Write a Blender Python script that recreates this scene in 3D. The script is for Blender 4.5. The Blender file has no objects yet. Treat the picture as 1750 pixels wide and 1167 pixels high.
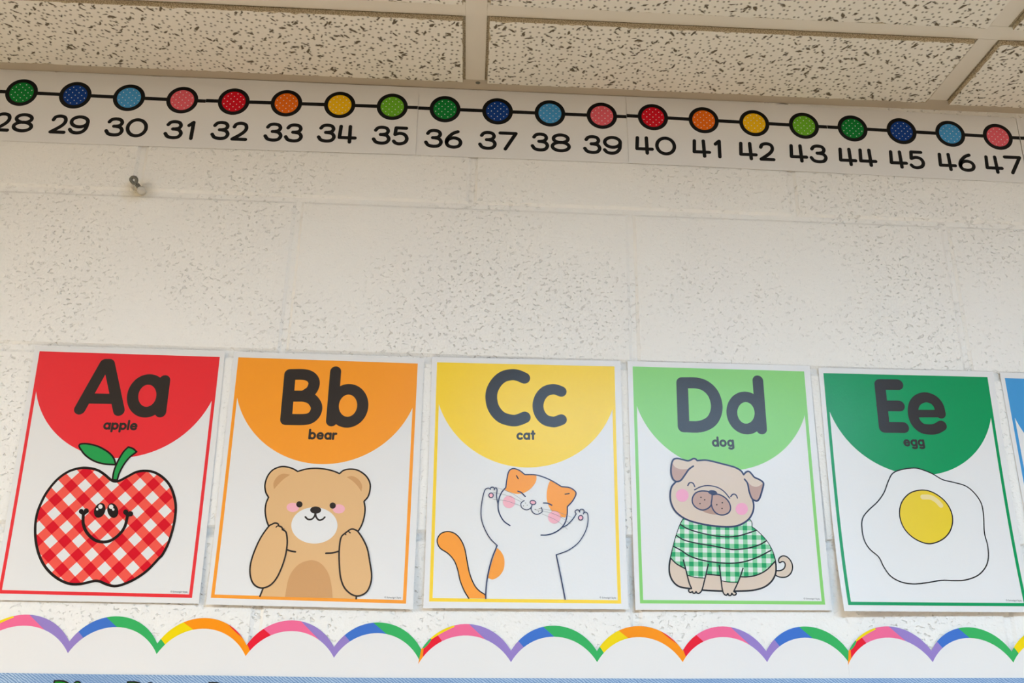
import bpy, bmesh, math, random
from mathutils import Vector, Matrix
from mathutils.geometry import tessellate_polygon

SC = bpy.context.scene
COL = SC.collection
MM = 0.001

# ---------------------------------------------------------------- camera
# the wall is the plane y = 0, the room lies at y < 0, floor at z = 0 (metres)
cam_data = bpy.data.cameras.new('camera')
cam_data.sensor_width = 36.0
cam_data.lens = 31.5425
cam_data.clip_start = 0.02
cam = bpy.data.objects.new('camera', cam_data)
COL.objects.link(cam)
cam.matrix_world = Matrix(((0.9986251, -0.0317950, -0.0416766, 0.2567735), (-0.0500199, -0.3401570, -0.9390374, -0.9932667), (0.0156801, 0.9398310, -0.3412797, 1.8950445), (0.0000000, 0.0000000, 0.0000000, 1.0000000)))
SC.camera = cam

# ---------------------------------------------------------------- world, lamps, exposure
SC.view_settings.view_transform = 'Standard'
SC.view_settings.look = 'None'
SC.view_settings.gamma = 1.0
SC.view_settings.use_curve_mapping = False
SC.view_settings.exposure = 0.0
world = bpy.data.worlds.new('world'); SC.world = world
world.use_nodes = True
_bg = world.node_tree.nodes['Background']
_bg.inputs[0].default_value = (0.75, 0.85, 1.0, 1.0)
_bg.inputs[1].default_value = 0.15
LAMP = {   # radiance (r, g, b) of the diffusers of the lay-in lights
    'cool': (12.6, 20.6, 29.3), 'left': (79.0, 72.5, 63.0), 'right': (28.0, 27.5, 25.5), 'back': (20.0, 17.0, 14.0)}  # right and back belong to added fill lights
SUN_FRONT, SUN_SIDE = (2.0, 1.8, 1.6), (25.0, 21.0, 18.0)      # watts per colour channel of the two windows
def area_light(name, loc, aim, sx, sy, watts, col):
    d = bpy.data.lights.new(name, 'AREA'); d.shape = 'RECTANGLE'; d.size = sx; d.size_y = sy
    d.energy = watts; d.color = col
    o = bpy.data.objects.new(name, d); COL.objects.link(o); o.location = loc
    o.rotation_euler = (Vector(aim) - Vector(loc)).to_track_quat('-Z', 'Y').to_euler()
    return o
# daylight coming through the two windows of the room
area_light('window_daylight', (1.1, -5.90, 1.45), (1.1, 0, 1.75), 2.3, 1.35, 1.0, SUN_FRONT)
area_light('window_daylight', (4.20, -2.6, 1.45), (0.6, 0, 1.9), 2.0, 1.35, 1.0, SUN_SIDE)

# ---------------------------------------------------------------- materials
def lin(c):
    return tuple(((v/255)/12.92 if v/255 <= .04045 else ((v/255+.055)/1.055)**2.4) for v in c) + (1.0,)
class NT:
    """small helper round a material's node tree"""
    def __init__(s, name):
        s.m = bpy.data.materials.new(name); s.m.use_nodes = True
        s.t = s.m.node_tree; s.b = s.t.nodes['Principled BSDF']
    def n(s, kind, **kw):
        o = s.t.nodes.new(kind)
        for k, v in kw.items(): setattr(o, k, v)
        return o
    def l(s, a, b): s.t.links.new(a, b)
    def val(s, sock, v):
        if hasattr(v, 'links') or isinstance(v, bpy.types.NodeSocket): s.l(v, sock)
        else: sock.default_value = v
    def math(s, op, a, b=0.0, c=None, clamp=False):
        o = s.n('ShaderNodeMath', operation=op, use_clamp=clamp)
        s.val(o.inputs[0], a); s.val(o.inputs[1], b)
        if c is not None: s.val(o.inputs[2], c)
        return o.outputs[0]
    def coord(s, scale=(1, 1, 1), rot=(0, 0, 0), loc=(0, 0, 0)):
        tc = s.n('ShaderNodeTexCoord'); mp = s.n('ShaderNodeMapping')
        mp.inputs['Scale'].default_value = scale; mp.inputs['Rotation'].default_value = rot
        mp.inputs['Location'].default_value = loc
        s.l(tc.outputs['Object'], mp.inputs[0]); return mp.outputs[0]
    def noise(s, vec, scale, detail=2.0, rough=.5, dist=0.0):
        o = s.n('ShaderNodeTexNoise'); s.l(vec, o.inputs['Vector'])
        o.inputs['Scale'].default_value = scale; o.inputs['Detail'].default_value = detail
        o.inputs['Roughness'].default_value = rough; o.inputs['Distortion'].default_value = dist
        return o
    def ramp(s, fac, a, b, ca=(0, 0, 0, 1), cb=(1, 1, 1, 1)):
        o = s.n('ShaderNodeValToRGB'); s.l(fac, o.inputs[0])
        e = o.color_ramp.elements; e[0].position = a; e[0].color = ca; e[1].position = b; e[1].color = cb
        return o.outputs[0]
    def mix(s, fac, a, b):
        o = s.n('ShaderNodeMix', data_type='RGBA')
        s.val(o.inputs[0], fac); s.val(o.inputs[6], a); s.val(o.inputs[7], b)
        return o.outputs[2]
    def bump(s, h, dist, strength=1.0, prev=None):
        o = s.n('ShaderNodeBump'); s.l(h, o.inputs['Height'])
        o.inputs['Distance'].default_value = dist; o.inputs['Strength'].default_value = strength
        if prev is not None: s.l(prev, o.inputs['Normal'])
        return o.outputs[0]
MATS = {}
def ink(name, rgb, rough=.27, spec=.27):
    """glossy laminated print: one flat ink colour, a faint ripple of the sheet"""
    t = NT(name); t.b.inputs['Base Color'].default_value = lin(rgb)
    t.b.inputs['Roughness'].default_value = rough; t.b.inputs['Specular IOR Level'].default_value = spec
    v = t.coord()
    h = t.noise(v, 420, 2.0).outputs[0]
    t.l(t.bump(h, .00012, .55), t.b.inputs['Normal'])
    MATS[name] = t.m; return t.m
for k, c in dict(white=(229, 229, 229), ink=(50, 44, 41), black=(26, 19, 20), navy=(40, 46, 84), grey=(137, 137, 144),  # navy on the dog's black lines: blue sheen put into the colour
                 red=(234, 50, 58), orange=(250, 158, 46), yellow=(250, 212, 46), light_green=(138, 209, 112),
                 dark_green=(3, 150, 89), blue=(70, 152, 212), leaf=(36, 158, 80), tan=(225, 182, 130), tan_dark=(206, 156, 104),
                 blush=(242, 178, 190), cream=(218, 198, 179), cocoa=(190, 154, 140), cocoa_dark=(182, 144, 126), rose=(238, 165, 192),
                 yolk=(234, 205, 51), gleam=(238, 218, 156)).items(): ink(k, c)
def gingham(name, g, c0, c1, c2):
    """woven check: bands across vectors a and b of the cell, printed on the sheet (millimetre cell)"""
    t = NT(name); tc = t.n('ShaderNodeTexCoord')
    (ax, az), (bx, bz) = g['a'], g['b']; ox, oz = g['o']
    d = ax*bz - az*bx
    def band(px, pz):
        o = t.n('ShaderNodeVectorMath', operation='DOT_PRODUCT')
        t.l(tc.outputs['Object'], o.inputs[0]); o.inputs[1].default_value = (px/MM, 0, pz/MM)
        s0 = t.math('ADD', o.outputs['Value'], .5 - (px*ox + pz*oz) + 40)
        f = t.math('FRACT', s0); f = t.math('SUBTRACT', f, .5); f = t.math('ABSOLUTE', f)
        return t.math('GREATER_THAN', f, .25)
    n = t.math('ADD', band(bz/d, -bx/d), band(-az/d, ax/d))
    m1 = t.mix(t.math('GREATER_THAN', n, .5), lin(c0), lin(c1))
    m2 = t.mix(t.math('GREATER_THAN', n, 1.5), m1, lin(c2))
    t.l(m2, t.b.inputs['Base Color']); t.b.inputs['Roughness'].default_value = .26; t.b.inputs['Specular IOR Level'].default_value = .14
    MATS[name] = t.m
def simple(name, rgb, rough=.6, spec=.3, metal=0.0):
    t = NT(name); t.b.inputs['Base Color'].default_value = lin(rgb); t.b.inputs['Roughness'].default_value = rough
    t.b.inputs['Specular IOR Level'].default_value = spec; t.b.inputs['Metallic'].default_value = metal
    MATS[name] = t.m; return t
# painted block wall
def wall_paint():
    t = NT('painted_block'); t.b.inputs['Roughness'].default_value = .55; t.b.inputs['Specular IOR Level'].default_value = .3
    v = t.coord(); 
    big = t.noise(v, 2.4, 2.0).outputs[0]
    peel = t.noise(v, 300, 2.0, .6).outputs[0]
    vs = t.coord(scale=(1, 1, 1.35), rot=(0, .5, 0))
    pit = t.noise(vs, 178, 2.0, .55, .4).outputs[0]
    pits = t.ramp(pit, .28, .40)
    zone = t.ramp(t.noise(v, 5.5, 2.0).outputs[0], .40, .62, (.2, .2, .2, 1), (1, 1, 1, 1))
    pitz = t.mix(zone, (1, 1, 1, 1), pits)
    lump = t.noise(v, 75, 3.0, .6).outputs[0]
    b = t.bump(lump, .0020, .6); b = t.bump(peel, .0008, .7, b); b = t.bump(pitz, .0021, .85, b)
    t.l(b, t.b.inputs['Normal'])
    base = t.mix(big, lin((240, 238, 234)), lin((242, 241, 237)))
    # old yellow stain round the hook
    dist = t.n('ShaderNodeVectorMath', operation='DISTANCE'); t.l(t.coord(scale=(.75, 1, 1)), dist.inputs[0]); dist.inputs[1].default_value = (-.162*.75, 0, 2.4368)
    edge = t.math('ADD', dist.outputs['Value'], t.math('MULTIPLY', t.noise(v, 60, 3.0).outputs[0], .016))
    st = t.ramp(edge, .009, .026, (1, 1, 1, 1), (0, 0, 0, 1))
    base = t.mix(t.math('MULTIPLY', st, .55), base, lin((206, 186, 128)))
    t.l(base, t.b.inputs['Base Color']); MATS['wall'] = t.m
wall_paint()
# fissured acoustic tile
def tile_face():
    t = NT('fissured_tile_face'); t.b.inputs['Roughness'].default_value = .9; t.b.inputs['Specular IOR Level'].default_value = .1
    v = t.coord()
    # pin holes
    vo = t.n('ShaderNodeTexVoronoi', feature='F1', voronoi_dimensions='2D'); t.l(v, vo.inputs['Vector'])
    vo.inputs['Scale'].default_value = 128; vo.inputs['Randomness'].default_value = .75
    pin = t.ramp(vo.outputs['Distance'], .10, .22, (.30, .30, .30, 1))
    # worm fissures: stretched cells leaning several ways, bent by noise, only some of the cells kept
    wob = t.noise(v, 130, 2.0).outputs['Color']
    res = pin
    for ang, sx, sc, lo, hi, off, keep in ((.2, .34, 92, .11, .19, 0.0, .74), (-.6, .34, 90, .11, .19, 3.7, .74), (1.2, .38, 88, .11, .18, 7.1, .78), (.75, .36, 86, .11, .18, 11.3, .76), (2.2, .36, 88, .11, .18, 5.3, .78)):
        mp = t.n('ShaderNodeMapping'); tc = t.n('ShaderNodeTexCoord')
        add = t.n('ShaderNodeVectorMath', operation='MULTIPLY_ADD'); t.l(wob, add.inputs[0]); add.inputs[1].default_value = (.007, .007, 0)
        t.l(tc.outputs['Object'], add.inputs[2])
        ro = t.n('ShaderNodeMapping'); ro.inputs['Rotation'].default_value = (0, 0, ang); t.l(add.outputs[0], ro.inputs[0])
        mp.inputs['Scale'].default_value = (sx, 1, 1); mp.inputs['Location'].default_value = (off, off*.7, 0)
        t.l(ro.outputs[0], mp.inputs[0])
        f = t.n('ShaderNodeTexVoronoi', feature='F1', voronoi_dimensions='2D'); t.l(mp.outputs[0], f.inputs['Vector'])
        f.inputs['Scale'].default_value = sc; f.inputs['Randomness'].default_value = 1.0
        sp = t.n('ShaderNodeSeparateColor'); t.l(f.outputs['Color'], sp.inputs[0])
        gate = t.math('LESS_THAN', sp.outputs[0], keep)
        size = t.math('MULTIPLY', sp.outputs[1], .07)
        w = t.ramp(t.math('ADD', f.outputs['Distance'], size), lo, hi)
        res = t.math('MINIMUM', res, t.math('MAXIMUM', w, gate))
    grain = t.noise(v, 300, 2.0).outputs[0]
    c0 = t.mix(grain, lin((222, 216, 204)), lin((231, 226, 215)))
    c = t.mix(res, lin((104, 94, 78)), c0)
    t.l(c, t.b.inputs['Base Color'])
    t.l(t.bump(res, .0012, .8), t.b.inputs['Normal'])
    MATS['tile'] = t.m
    t = NT('raw_tile_edge'); t.b.inputs['Roughness'].default_value = .95
    g = t.noise(t.coord(), 700, 2.0).outputs[0]
    t.l(t.mix(t.ramp(g, .35, .62), lin((140, 124, 98)), lin((202, 188, 160))), t.b.inputs['Base Color'])
    t.l(t.bump(g, .001, .6), t.b.inputs['Normal']); MATS['tile_edge'] = t.m
tile_face()
simple('grid_enamel', (220, 212, 198), .45, .4)
simple('wall_angle_shaded', (186, 174, 156), .5, .3)  # grid enamel darkened: shade on the flange is put into the colour
simple('card', (230, 229, 228), .4, .2)
simple('card_black', (14, 14, 15), .4, .2)
simple('floor_vinyl', (172, 158, 138), .5)
simple('plain_paint', (170, 164, 152), .7)
simple('steel', (150, 150, 146), .4, .5, .8)
simple('zinc', (120, 118, 108), .55, .4, .5)
simple('old_paint', (205, 200, 190), .6)
simple('dot_white', (226, 226, 226), .42)
for k, c in dict(dot_green=(0, 126, 50), dot_navy=(0, 58, 138), dot_sky=(70, 154, 214), dot_pink=(232, 100, 114), dot_red=(214, 4, 34),
                 dot_orange=(236, 110, 10), dot_yellow=(244, 190, 12), dot_lime=(108, 180, 40),
                 band_pink=(240, 108, 152), band_purple=(150, 128, 198), band_blue=(62, 114, 202), band_green=(54, 176, 96), band_yellow=(242, 214, 0),
                 band_orange=(250, 148, 12), band_red=(232, 24, 50), letter_green=(22, 138, 38)).items(): simple(k, c, .38, .2)
def denim():
    t = NT('denim_print'); t.b.inputs['Roughness'].default_value = .6
    w = t.n('ShaderNodeTexWave', wave_type='BANDS', bands_direction='X'); v = t.coord(rot=(0, math.radians(58), 0))
    t.l(v, w.inputs['Vector']); w.inputs['Scale'].default_value = 150; w.inputs['Distortion'].default_value = 3.5
    w.inputs['Detail'].default_value = 2.0; w.inputs['Detail Scale'].default_value = 2.0
    patch = t.noise(t.coord(), 14, 2.0).outputs[0]
    c = t.mix(t.ramp(w.outputs[1], .15, .85), lin((104, 140, 184)), lin((176, 200, 224)))
    c = t.mix(t.math('MULTIPLY', t.ramp(patch, .35, .7), .45), c, lin((98, 138, 190)))
    t.l(c, t.b.inputs['Base Color']); MATS['denim'] = t.m
denim()
def glow(name, rgb, k):
    t = NT(name); t.b.inputs['Base Color'].default_value = (.8, .8, .8, 1)
    t.b.inputs['Emission Color'].default_value = (*rgb, 1); t.b.inputs['Emission Strength'].default_value = k
    MATS[name] = t.m
for k, c in LAMP.items(): glow('diffuser_'+k, c, 1.0)

# ---------------------------------------------------------------- object helpers
def tag(o, label=None, cat=None, group=None, kind=None):
    if label: o['label'] = label
    if cat: o['category'] = cat
    if group: o['group'] = group
    if kind: o['kind'] = kind
    return o
def empty(name, loc):
    o = bpy.data.objects.new(name, None); COL.objects.link(o); o.location = loc; o.empty_display_size = .05
    return o
def obj(name, bm, mats, parent=None, loc=None, smooth=False):
    me = bpy.data.meshes.new(name)
    bm.normal_update(); bm.to_mesh(me); bm.free()
    for m in mats: me.materials.append(MATS[m])
    if smooth:
        for p in me.polygons: p.use_smooth = True
    o = bpy.data.objects.new(name, me); COL.objects.link(o)
    if parent: o.parent = parent
    if loc: o.location = loc
    return o
def box(bm, x0, x1, y0, y1, z0, z1, mi=0):
    v = [bm.verts.new((x, y, z)) for x in (x0, x1) for y in (y0, y1) for z in (z0, z1)]
    for q in ((0, 1, 3, 2), (4, 6, 7, 5), (0, 4, 5, 1), (2, 3, 7, 6), (0, 2, 6, 4), (1, 5, 7, 3)):
        f = bm.faces.new([v[i] for i in q]); f.material_index = mi
    return v
def structure(name, bm, mats, loc=None, parent=None):
    o = obj(name, bm, mats, parent, loc)
    if parent is None: o['kind'] = 'structure'
    return o

# ---------------------------------------------------------------- printed shapes on sheets (all in millimetres on the wall: u right, v up)
def sections(pts, closed):
    """split a point list at its corner points into runs that are smoothed one by one"""
    n = len(pts); cor = [i for i, p in enumerate(pts) if len(p) > 2]
    xy = [Vector((p[0], p[1])) for p in pts]
    if closed:
        if not cor: return [('loop', xy)]
        out = []
        for a, b in zip(cor, cor[1:] + [cor[0] + n]):
            out.append(('run', [xy[i % n] for i in range(a, b + 1)]))
        return out
    cuts = sorted(set([0] + cor + [n-1]))
    return [('run', xy[a:b+1]) for a, b in zip(cuts, cuts[1:])]
def smooth(run, kind, step=5):
    n = len(run)
    if kind == 'run' and n == 2: return list(run)
    def at(i):
        if kind == 'loop': return run[i % n]
        if i < 0: return run[0]*2 - run[1]
        if i >= n: return run[-1]*2 - run[-2]
        return run[i]
    out = []
    for i in range(n if kind == 'loop' else n-1):
        p0, p1, p2, p3 = at(i-1), at(i), at(i+1), at(i+2)
        for k in range(step):
            t = k/step
            out.append(.5*((2*p1) + (p2-p0)*t + (2*p0-5*p1+4*p2-p3)*t*t + (3*p1-p0-3*p2+p3)*t**3))
    if kind == 'run': out.append(run[-1])
    return out
class Sheet:
    """collects flat prints of one sheet; lift(u, v) is how far the paper stands off the wall there (mm)"""
    def __init__(s, root, lift, bent):
        s.root, s.lift, s.bent = root, lift, bent; s.parts = {}; s.order = []; s.layer = 0
    def bm(s, key, mat):
        if key not in s.parts:
            s.parts[key] = (bmesh.new(), []); s.order.append(key)
        b, mats = s.parts[key]
        if mat not in mats: mats.append(mat)
        return b, mats.index(mat)
    def poly(s, key, mat, pts, z=None):
        b, mi = s.bm(key, mat); h = s.layer if z is None else z
        vs = [b.verts.new((p[0], h, p[1])) for p in pts]
        for tri in tessellate_polygon([[Vector((p[0], p[1], 0)) for p in pts]]):
            q = [vs[i] for i in tri]
            a, c, d = (Vector((w.co.x, w.co.z)) for w in q)
            if (c-a).cross(d-a) < 0: q.reverse()
            try: f = b.faces.new(q); f.material_index = mi
            except ValueError: pass
    def outline(s, pts):
        out = []
        for kind, run in sections(pts, True):
            q = smooth(run, kind); out += q if kind == 'loop' else q[:-1]
        return out
    def fill(s, key, mat, pts):
        s.layer += 1; s.poly(key, mat, s.outline(pts))
    def ribbon(s, key, mat, q, w, closed, caps=True):
        b, mi = s.bm(key, mat); n = len(q); L = []
        for i, p in enumerate(q):
            a = q[(i-1) % n] if closed or i else p; c = q[(i+1) % n] if closed or i < n-1 else p
            d = (c-a).normalized(); nn = Vector((-d.y, d.x))*(w/2)
            L.append((b.verts.new((p.x+nn.x, s.layer, p.y+nn.y)), b.verts.new((p.x-nn.x, s.layer, p.y-nn.y))))
        for i in range(n if closed else n-1):
            (a0, a1), (c0, c1) = L[i], L[(i+1) % n]
            f = b.faces.new((a0, a1, c1, c0)); f.material_index = mi
        if caps and not closed:                     # half-round ends grown from the last edges
            for (va, vb), p, a in ((L[0], q[0], q[1]), (L[-1], q[-1], q[-2])):
                d = (p-a).normalized(); r = w/2; arc = []
                na = Vector((va.co.x, va.co.z)) - p
                for k in range(1, 10):
                    t = math.pi*k/10
                    o = p + na*math.cos(t) + d*r*math.sin(t)
                    arc.append(b.verts.new((o.x, s.layer, o.y)))
                f = b.faces.new([va] + arc + [vb]); f.material_index = mi
    def disc(s, key, mat, p, r, r2=None, n=20):
        b, mi = s.bm(key, mat); r2 = r2 or r
        f = b.faces.new([b.verts.new((p[0]+r*math.cos(2*math.pi*i/n), s.layer, p[1]+r2*math.sin(2*math.pi*i/n))) for i in range(n)])
        f.material_index = mi
    def stroke(s, key, mat, pts, w, closed=False):
        s.layer += 1
        for kind, run in sections(pts, closed):
            s.ribbon(key, mat, smooth(run, kind), w, kind == 'loop'); s.layer += .4
    def finish(s, step=.03, label={}):
        """turn every collected part into a child object (key 'part/sub#n' -> part > sub)"""
        made = {}
        for key in sorted(s.order, key=lambda k: k.count('/')):
            b, mats = s.parts[key]
            if s.bent:
                us = [v.co.x for v in b.verts]; vs = [v.co.z for v in b.verts]
                for axis, lo, hi in ((0, min(us), max(us)), (2, min(vs), max(vs))):
                    if axis == 0 and s.bent < 2: continue
                    g = 20 if axis == 0 else 8; k = math.ceil(lo/g)
                    while k*g < hi:
                        co = [0, 0, 0]; no = [0, 0, 0]; co[axis] = k*g; no[axis] = 1
                        bmesh.ops.bisect_plane(b, geom=b.verts[:]+b.edges[:]+b.faces[:], plane_co=co, plane_no=no, dist=1e-5)
                        k += 1
            for v in b.verts:
                v.co = Vector((v.co.x, -(s.lift(v.co.x, v.co.z) + .31 + v.co.y*step), v.co.z))*MM
            pk = key.split('/')[0] if '/' in key else None
            name = key.split('/')[-1].split('#')[0]
            par = made.get(pk, s.root) if pk else s.root
            for f in b.faces:
                f.normal_update()
                if f.normal.y > 0: f.normal_flip()
            made[key] = obj(name, b, mats, par)
            if key in label: made[key]['label'] = label[key]
        return made
def paper(name, quad, lift, mat, root, nu=10, nv=14, thick=.26):
    """a sheet of paper with thickness, following lift()"""
    bm = bmesh.new(); (a, b, c, d) = [Vector(p) for p in quad]       # TL TR BR BL
    G = []
    for back in (0, 1):
        g = []
        for j in range(nv+1):
            row = []
            for i in range(nu+1):
                s, t = i/nu, j/nv
                p = (a*(1-s)+b*s)*(1-t) + (d*(1-s)+c*s)*t
                row.append(bm.verts.new(Vector((p.x, -(lift(p.x, p.y) + (0 if back else thick)), p.y))*MM))
            g.append(row)
        G.append(g)
    for back in (0, 1):
        for j in range(nv):
            for i in range(nu):
                q = [G[back][j][i], G[back][j+1][i], G[back][j+1][i+1], G[back][j][i+1]]
                bm.faces.new(q if not back else q[::-1])
    rim = [(0, i) for i in range(nu)] + [(j, nu) for j in range(nv)] + [(nv, i) for i in range(nu, 0, -1)] + [(j, 0) for j in range(nv, 0, -1)]
    for (j0, i0), (j1, i1) in zip(rim, rim[1:] + rim[:1]):
        bm.faces.new((G[0][j0][i0], G[0][j1][i1], G[1][j1][i1], G[1][j0][i0]))
    bmesh.ops.recalc_face_normals(bm, faces=bm.faces[:])
    return obj(name, bm, [mat], root)

# ---------------------------------------------------------------- the room
ZJ = 2.4384            # height of the block joint under the number line
ZC = ZJ + .1662        # underside of the ceiling grid
X0, X1, Y0 = -3.6, 4.4, -6.2
def block_wall():
    bm = bmesh.new(); jw, dp, ch = .0050, .0026, .0036
    rnd = random.Random(3)
    C = .2032; off = .0392
    jit = {(0, -1): .000, (0, 1): .005, (0, 3): .0075, (-1, 0): -.004, (-1, 2): .001, (-1, 4): -.003, (-3, 0): -.001, (-3, 2): -.007, (-3, 4): -.005}
    row = -12
    while row*C + ZJ < ZC + .1:
        z0 = ZJ + row*C - .004; z1 = min(z0 + C, ZC + .12)
        ks = range(-19, 24)
        xs = [X0] + [off + k*.2032 + jit.get((row, k), 0) for k in ks if (k - row) % 2 == 1 and X0 + .05 < off + k*.2032 < X1 - .05] + [X1]
        for xa, xb in zip(xs, xs[1:]):
            o = [(xa, z0), (xb, z0), (xb, z1), (xa, z1)]
            def ring(inset, y):
                return [bm.verts.new((x + (inset if x == xa else -inset), y, z + (inset if z == z0 else -inset))) for x, z in o]
            r0 = ring(0, dp); r1 = ring(jw*.6, dp); r2 = ring(jw*.6+ch, .0002); r3 = ring(jw*.6+ch+.004, 0)
            for p, q in ((r0, r1), (r1, r2), (r2, r3)):
                for i in range(4): bm.faces.new((p[i], p[(i+1) % 4], q[(i+1) % 4], q[i]))
            bm.faces.new(r3)
        row += 1
    bmesh.ops.remove_doubles(bm, verts=bm.verts[:], dist=1e-6)
    for f in bm.faces:
        f.normal_update()
        if f.normal.y > 0: f.normal_flip()
    box(bm, X0, X1, .004, .19, 0, ZC+.12)
    return structure('wall_back', bm, ['wall'])
block_wall()
b = bmesh.new(); box(b, X0-.1, X0, Y0, 0, 0, ZC+.12); structure('wall_left', b, ['plain_paint'])
def holed_wall(name, axis, pos, thick, lo, hi, wlo, whi, zlo, zhi):
    b = bmesh.new()
    def bx(a0, a1, z0, z1):
        if axis == 'y': box(b, a0, a1, pos-thick, pos, z0, z1)
        else: box(b, pos, pos+thick, a0, a1, z0, z1)
    bx(lo, wlo, 0, ZC+.12); bx(whi, hi, 0, ZC+.12); bx(wlo, whi, 0, zlo); bx(wlo, whi, zhi, ZC+.12)
    return structure(name, b, ['plain_paint'])
holed_wall('wall_front', 'y', Y0, .15, X0-.1, X1+.1, -.1, 2.3, .75, 2.15)
holed_wall('wall_right', 'x', X1, .15, Y0, 0, -3.6, -1.6, .75, 2.15)
def window(name, axis, pos, lo, hi, zlo, zhi):
    b = bmesh.new(); w = .045
    def bx(a0, a1, z0, z1):
        if axis == 'y': box(b, a0, a1, pos-.1, pos-.03, z0, z1)
        else: box(b, pos+.03, pos+.1, a0, a1, z0, z1)
    bx(lo, lo+w, zlo, zhi); bx(hi-w, hi, zlo, zhi); bx(lo+w, hi-w, zlo, zlo+w); bx(lo+w, hi-w, zhi-w, zhi)
    m = (lo+hi)/2; bx(m-w/2, m+w/2, zlo+w, zhi-w)
    structure(name, b, ['grid_enamel'])
window('window_1', 'y', Y0, -.1, 2.3, .75, 2.15)
window('window_2', 'x', X1, -3.6, -1.6, .75, 2.15)
b = bmesh.new(); box(b, X0-.1, X1+.1, Y0-.1, .15, -.1, 0); structure('floor', b, ['floor_vinyl'])
b = bmesh.new(); box(b, X0, X1, Y0, 0, ZC+.022, ZC+.06); structure('ceiling', b, ['plain_paint'])

# ceiling grid: wall angle, main runner square to the wall, tees parallel to it, short cross tee
def tee(bm, x0, x1, y0, y1):
    box(bm, x0, x1, y0, y1, ZC, ZC+.0009)
    if x1-x0 > y1-y0: box(bm, x0, x1, (y0+y1)/2-.0012, (y0+y1)/2+.0012, ZC+.0009, ZC+.0215)
    else: box(bm, (x0+x1)/2-.0012, (x0+x1)/2+.0012, y0, y1, ZC+.0009, ZC+.0215)
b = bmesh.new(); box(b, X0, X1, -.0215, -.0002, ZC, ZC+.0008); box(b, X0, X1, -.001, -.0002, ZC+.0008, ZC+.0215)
wall_angle = structure('trim_1', b, ['wall_angle_shaded'])
b = bmesh.new(); bmesh.ops.create_uvsphere(b, u_segments=14, v_segments=8, radius=.003)
for v in b.verts: v.co.z *= .4
obj('rivet', b, ['zinc'], wall_angle, (.2505, -.0155, ZC))
b = bmesh.new(); tee(b, .2345, .2592, Y0, -.0217); structure('trim_2', b, ['grid_enamel'])
b = bmesh.new(); tee(b, .2594, 1.4538, -.1660, -.1432); structure('trim_3', b, ['grid_enamel'])
b = bmesh.new(); tee(b, -.985, .2343, -.1642, -.1416); structure('trim_4', b, ['grid_enamel'])
b = bmesh.new(); tee(b, .8425, .8665, -.1430, -.0217); structure('trim_5', b, ['grid_enamel'])
b = bmesh.new(); tee(b, .8415, .8655, -.7530, -.1662); structure('trim_6', b, ['grid_enamel'])
b = bmesh.new(); tee(b, -.394, -.370, -.1414, -.0217); structure('trim_7', b, ['grid_enamel'])
b = bmesh.new(); tee(b, -.394, -.370, -.7530, -.1644); structure('trim_8', b, ['grid_enamel'])
def ceiling_tile(x0, x1, y0, y1, label):
    """lay-in tile with a reveal edge: a body that rests on the tees and a face panel that drops below them"""
    rnd = random.Random(int(x0*1000) + int(y0*777)); bm = bmesh.new(); D = .0062
    cx, cy = (x0+x1)/2, (y0+y1)/2
    def rim(inset, z, n=90, jit=0.0):
        vs = []
        for (ax, ay), (bx_, by_) in (((x0, y0), (x1, y0)), ((x1, y0), (x1, y1)), ((x1, y1), (x0, y1)), ((x0, y1), (x0, y0))):
            k = max(4, int(math.hypot(bx_-ax, by_-ay)/.006))
            for i in range(k):
                t = i/k; px, py = ax+(bx_-ax)*t, ay+(by_-ay)*t
                j = abs(rnd.gauss(0, 1))*jit if rnd.random() < .35 else 0
                s = inset + j
                px = min(max(px, x0+s), x1-s); py = min(max(py, y0+s), y1-s)
                vs.append(bm.verts.new((px-cx, py-cy, z)))
        return vs
    r0 = rim(0, D); r1 = rim(.0, .0006); r2 = rim(.0005, 0, jit=.0011)
    n = len(r0)
    for p, q in ((r0, r1), (r1, r2)):
        for i in range(n):
            f = bm.faces.new((p[i], p[(i+1) % n], q[(i+1) % n], q[i])); f.material_index = 1
    f = bm.faces.new(r2); f.material_index = 0
    f = bm.faces.new(r0[::-1]); f.material_index = 1
    box(bm, x0-cx-.009, x1-cx+.009, y0-cy-.009, y1-cy+.009, D+.0012, D+.0122, 1)
    bmesh.ops.recalc_face_normals(bm, faces=bm.faces[:])
    o = obj('ceiling_tile', bm, ['tile', 'tile_edge'], None, (cx, cy, ZC-D))
    return tag(o, label, 'ceiling tile', 'fissured ceiling tiles')
TILES = [(-.3660, .2315, -.1405, -.0230, 'narrow fissured ceiling tile over the number line, left of the wide grid bar'),
         (.2622, .8375, -.1424, -.0225, 'narrow fissured ceiling tile over the number line, right of the wide grid bar'),
         (.8690, 1.4500, -.1424, -.0205, 'narrow fissured ceiling tile in the upper right corner, past the slanting grid bar'),
         (.2622, .8385, -.7510, -.1680, 'fissured ceiling tile in the second row, cut by the top edge of the photo'),
         (.8690, 1.4500, -.7510, -.1680, 'sliver of fissured ceiling tile at the very top right corner, in the second row'),
         (-.3660, .2315, -.7510, -.1662, 'fissured ceiling tile of the second row above the top left corner, left of the wide bar')]
for a in TILES: ceiling_tile(*a)
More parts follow.
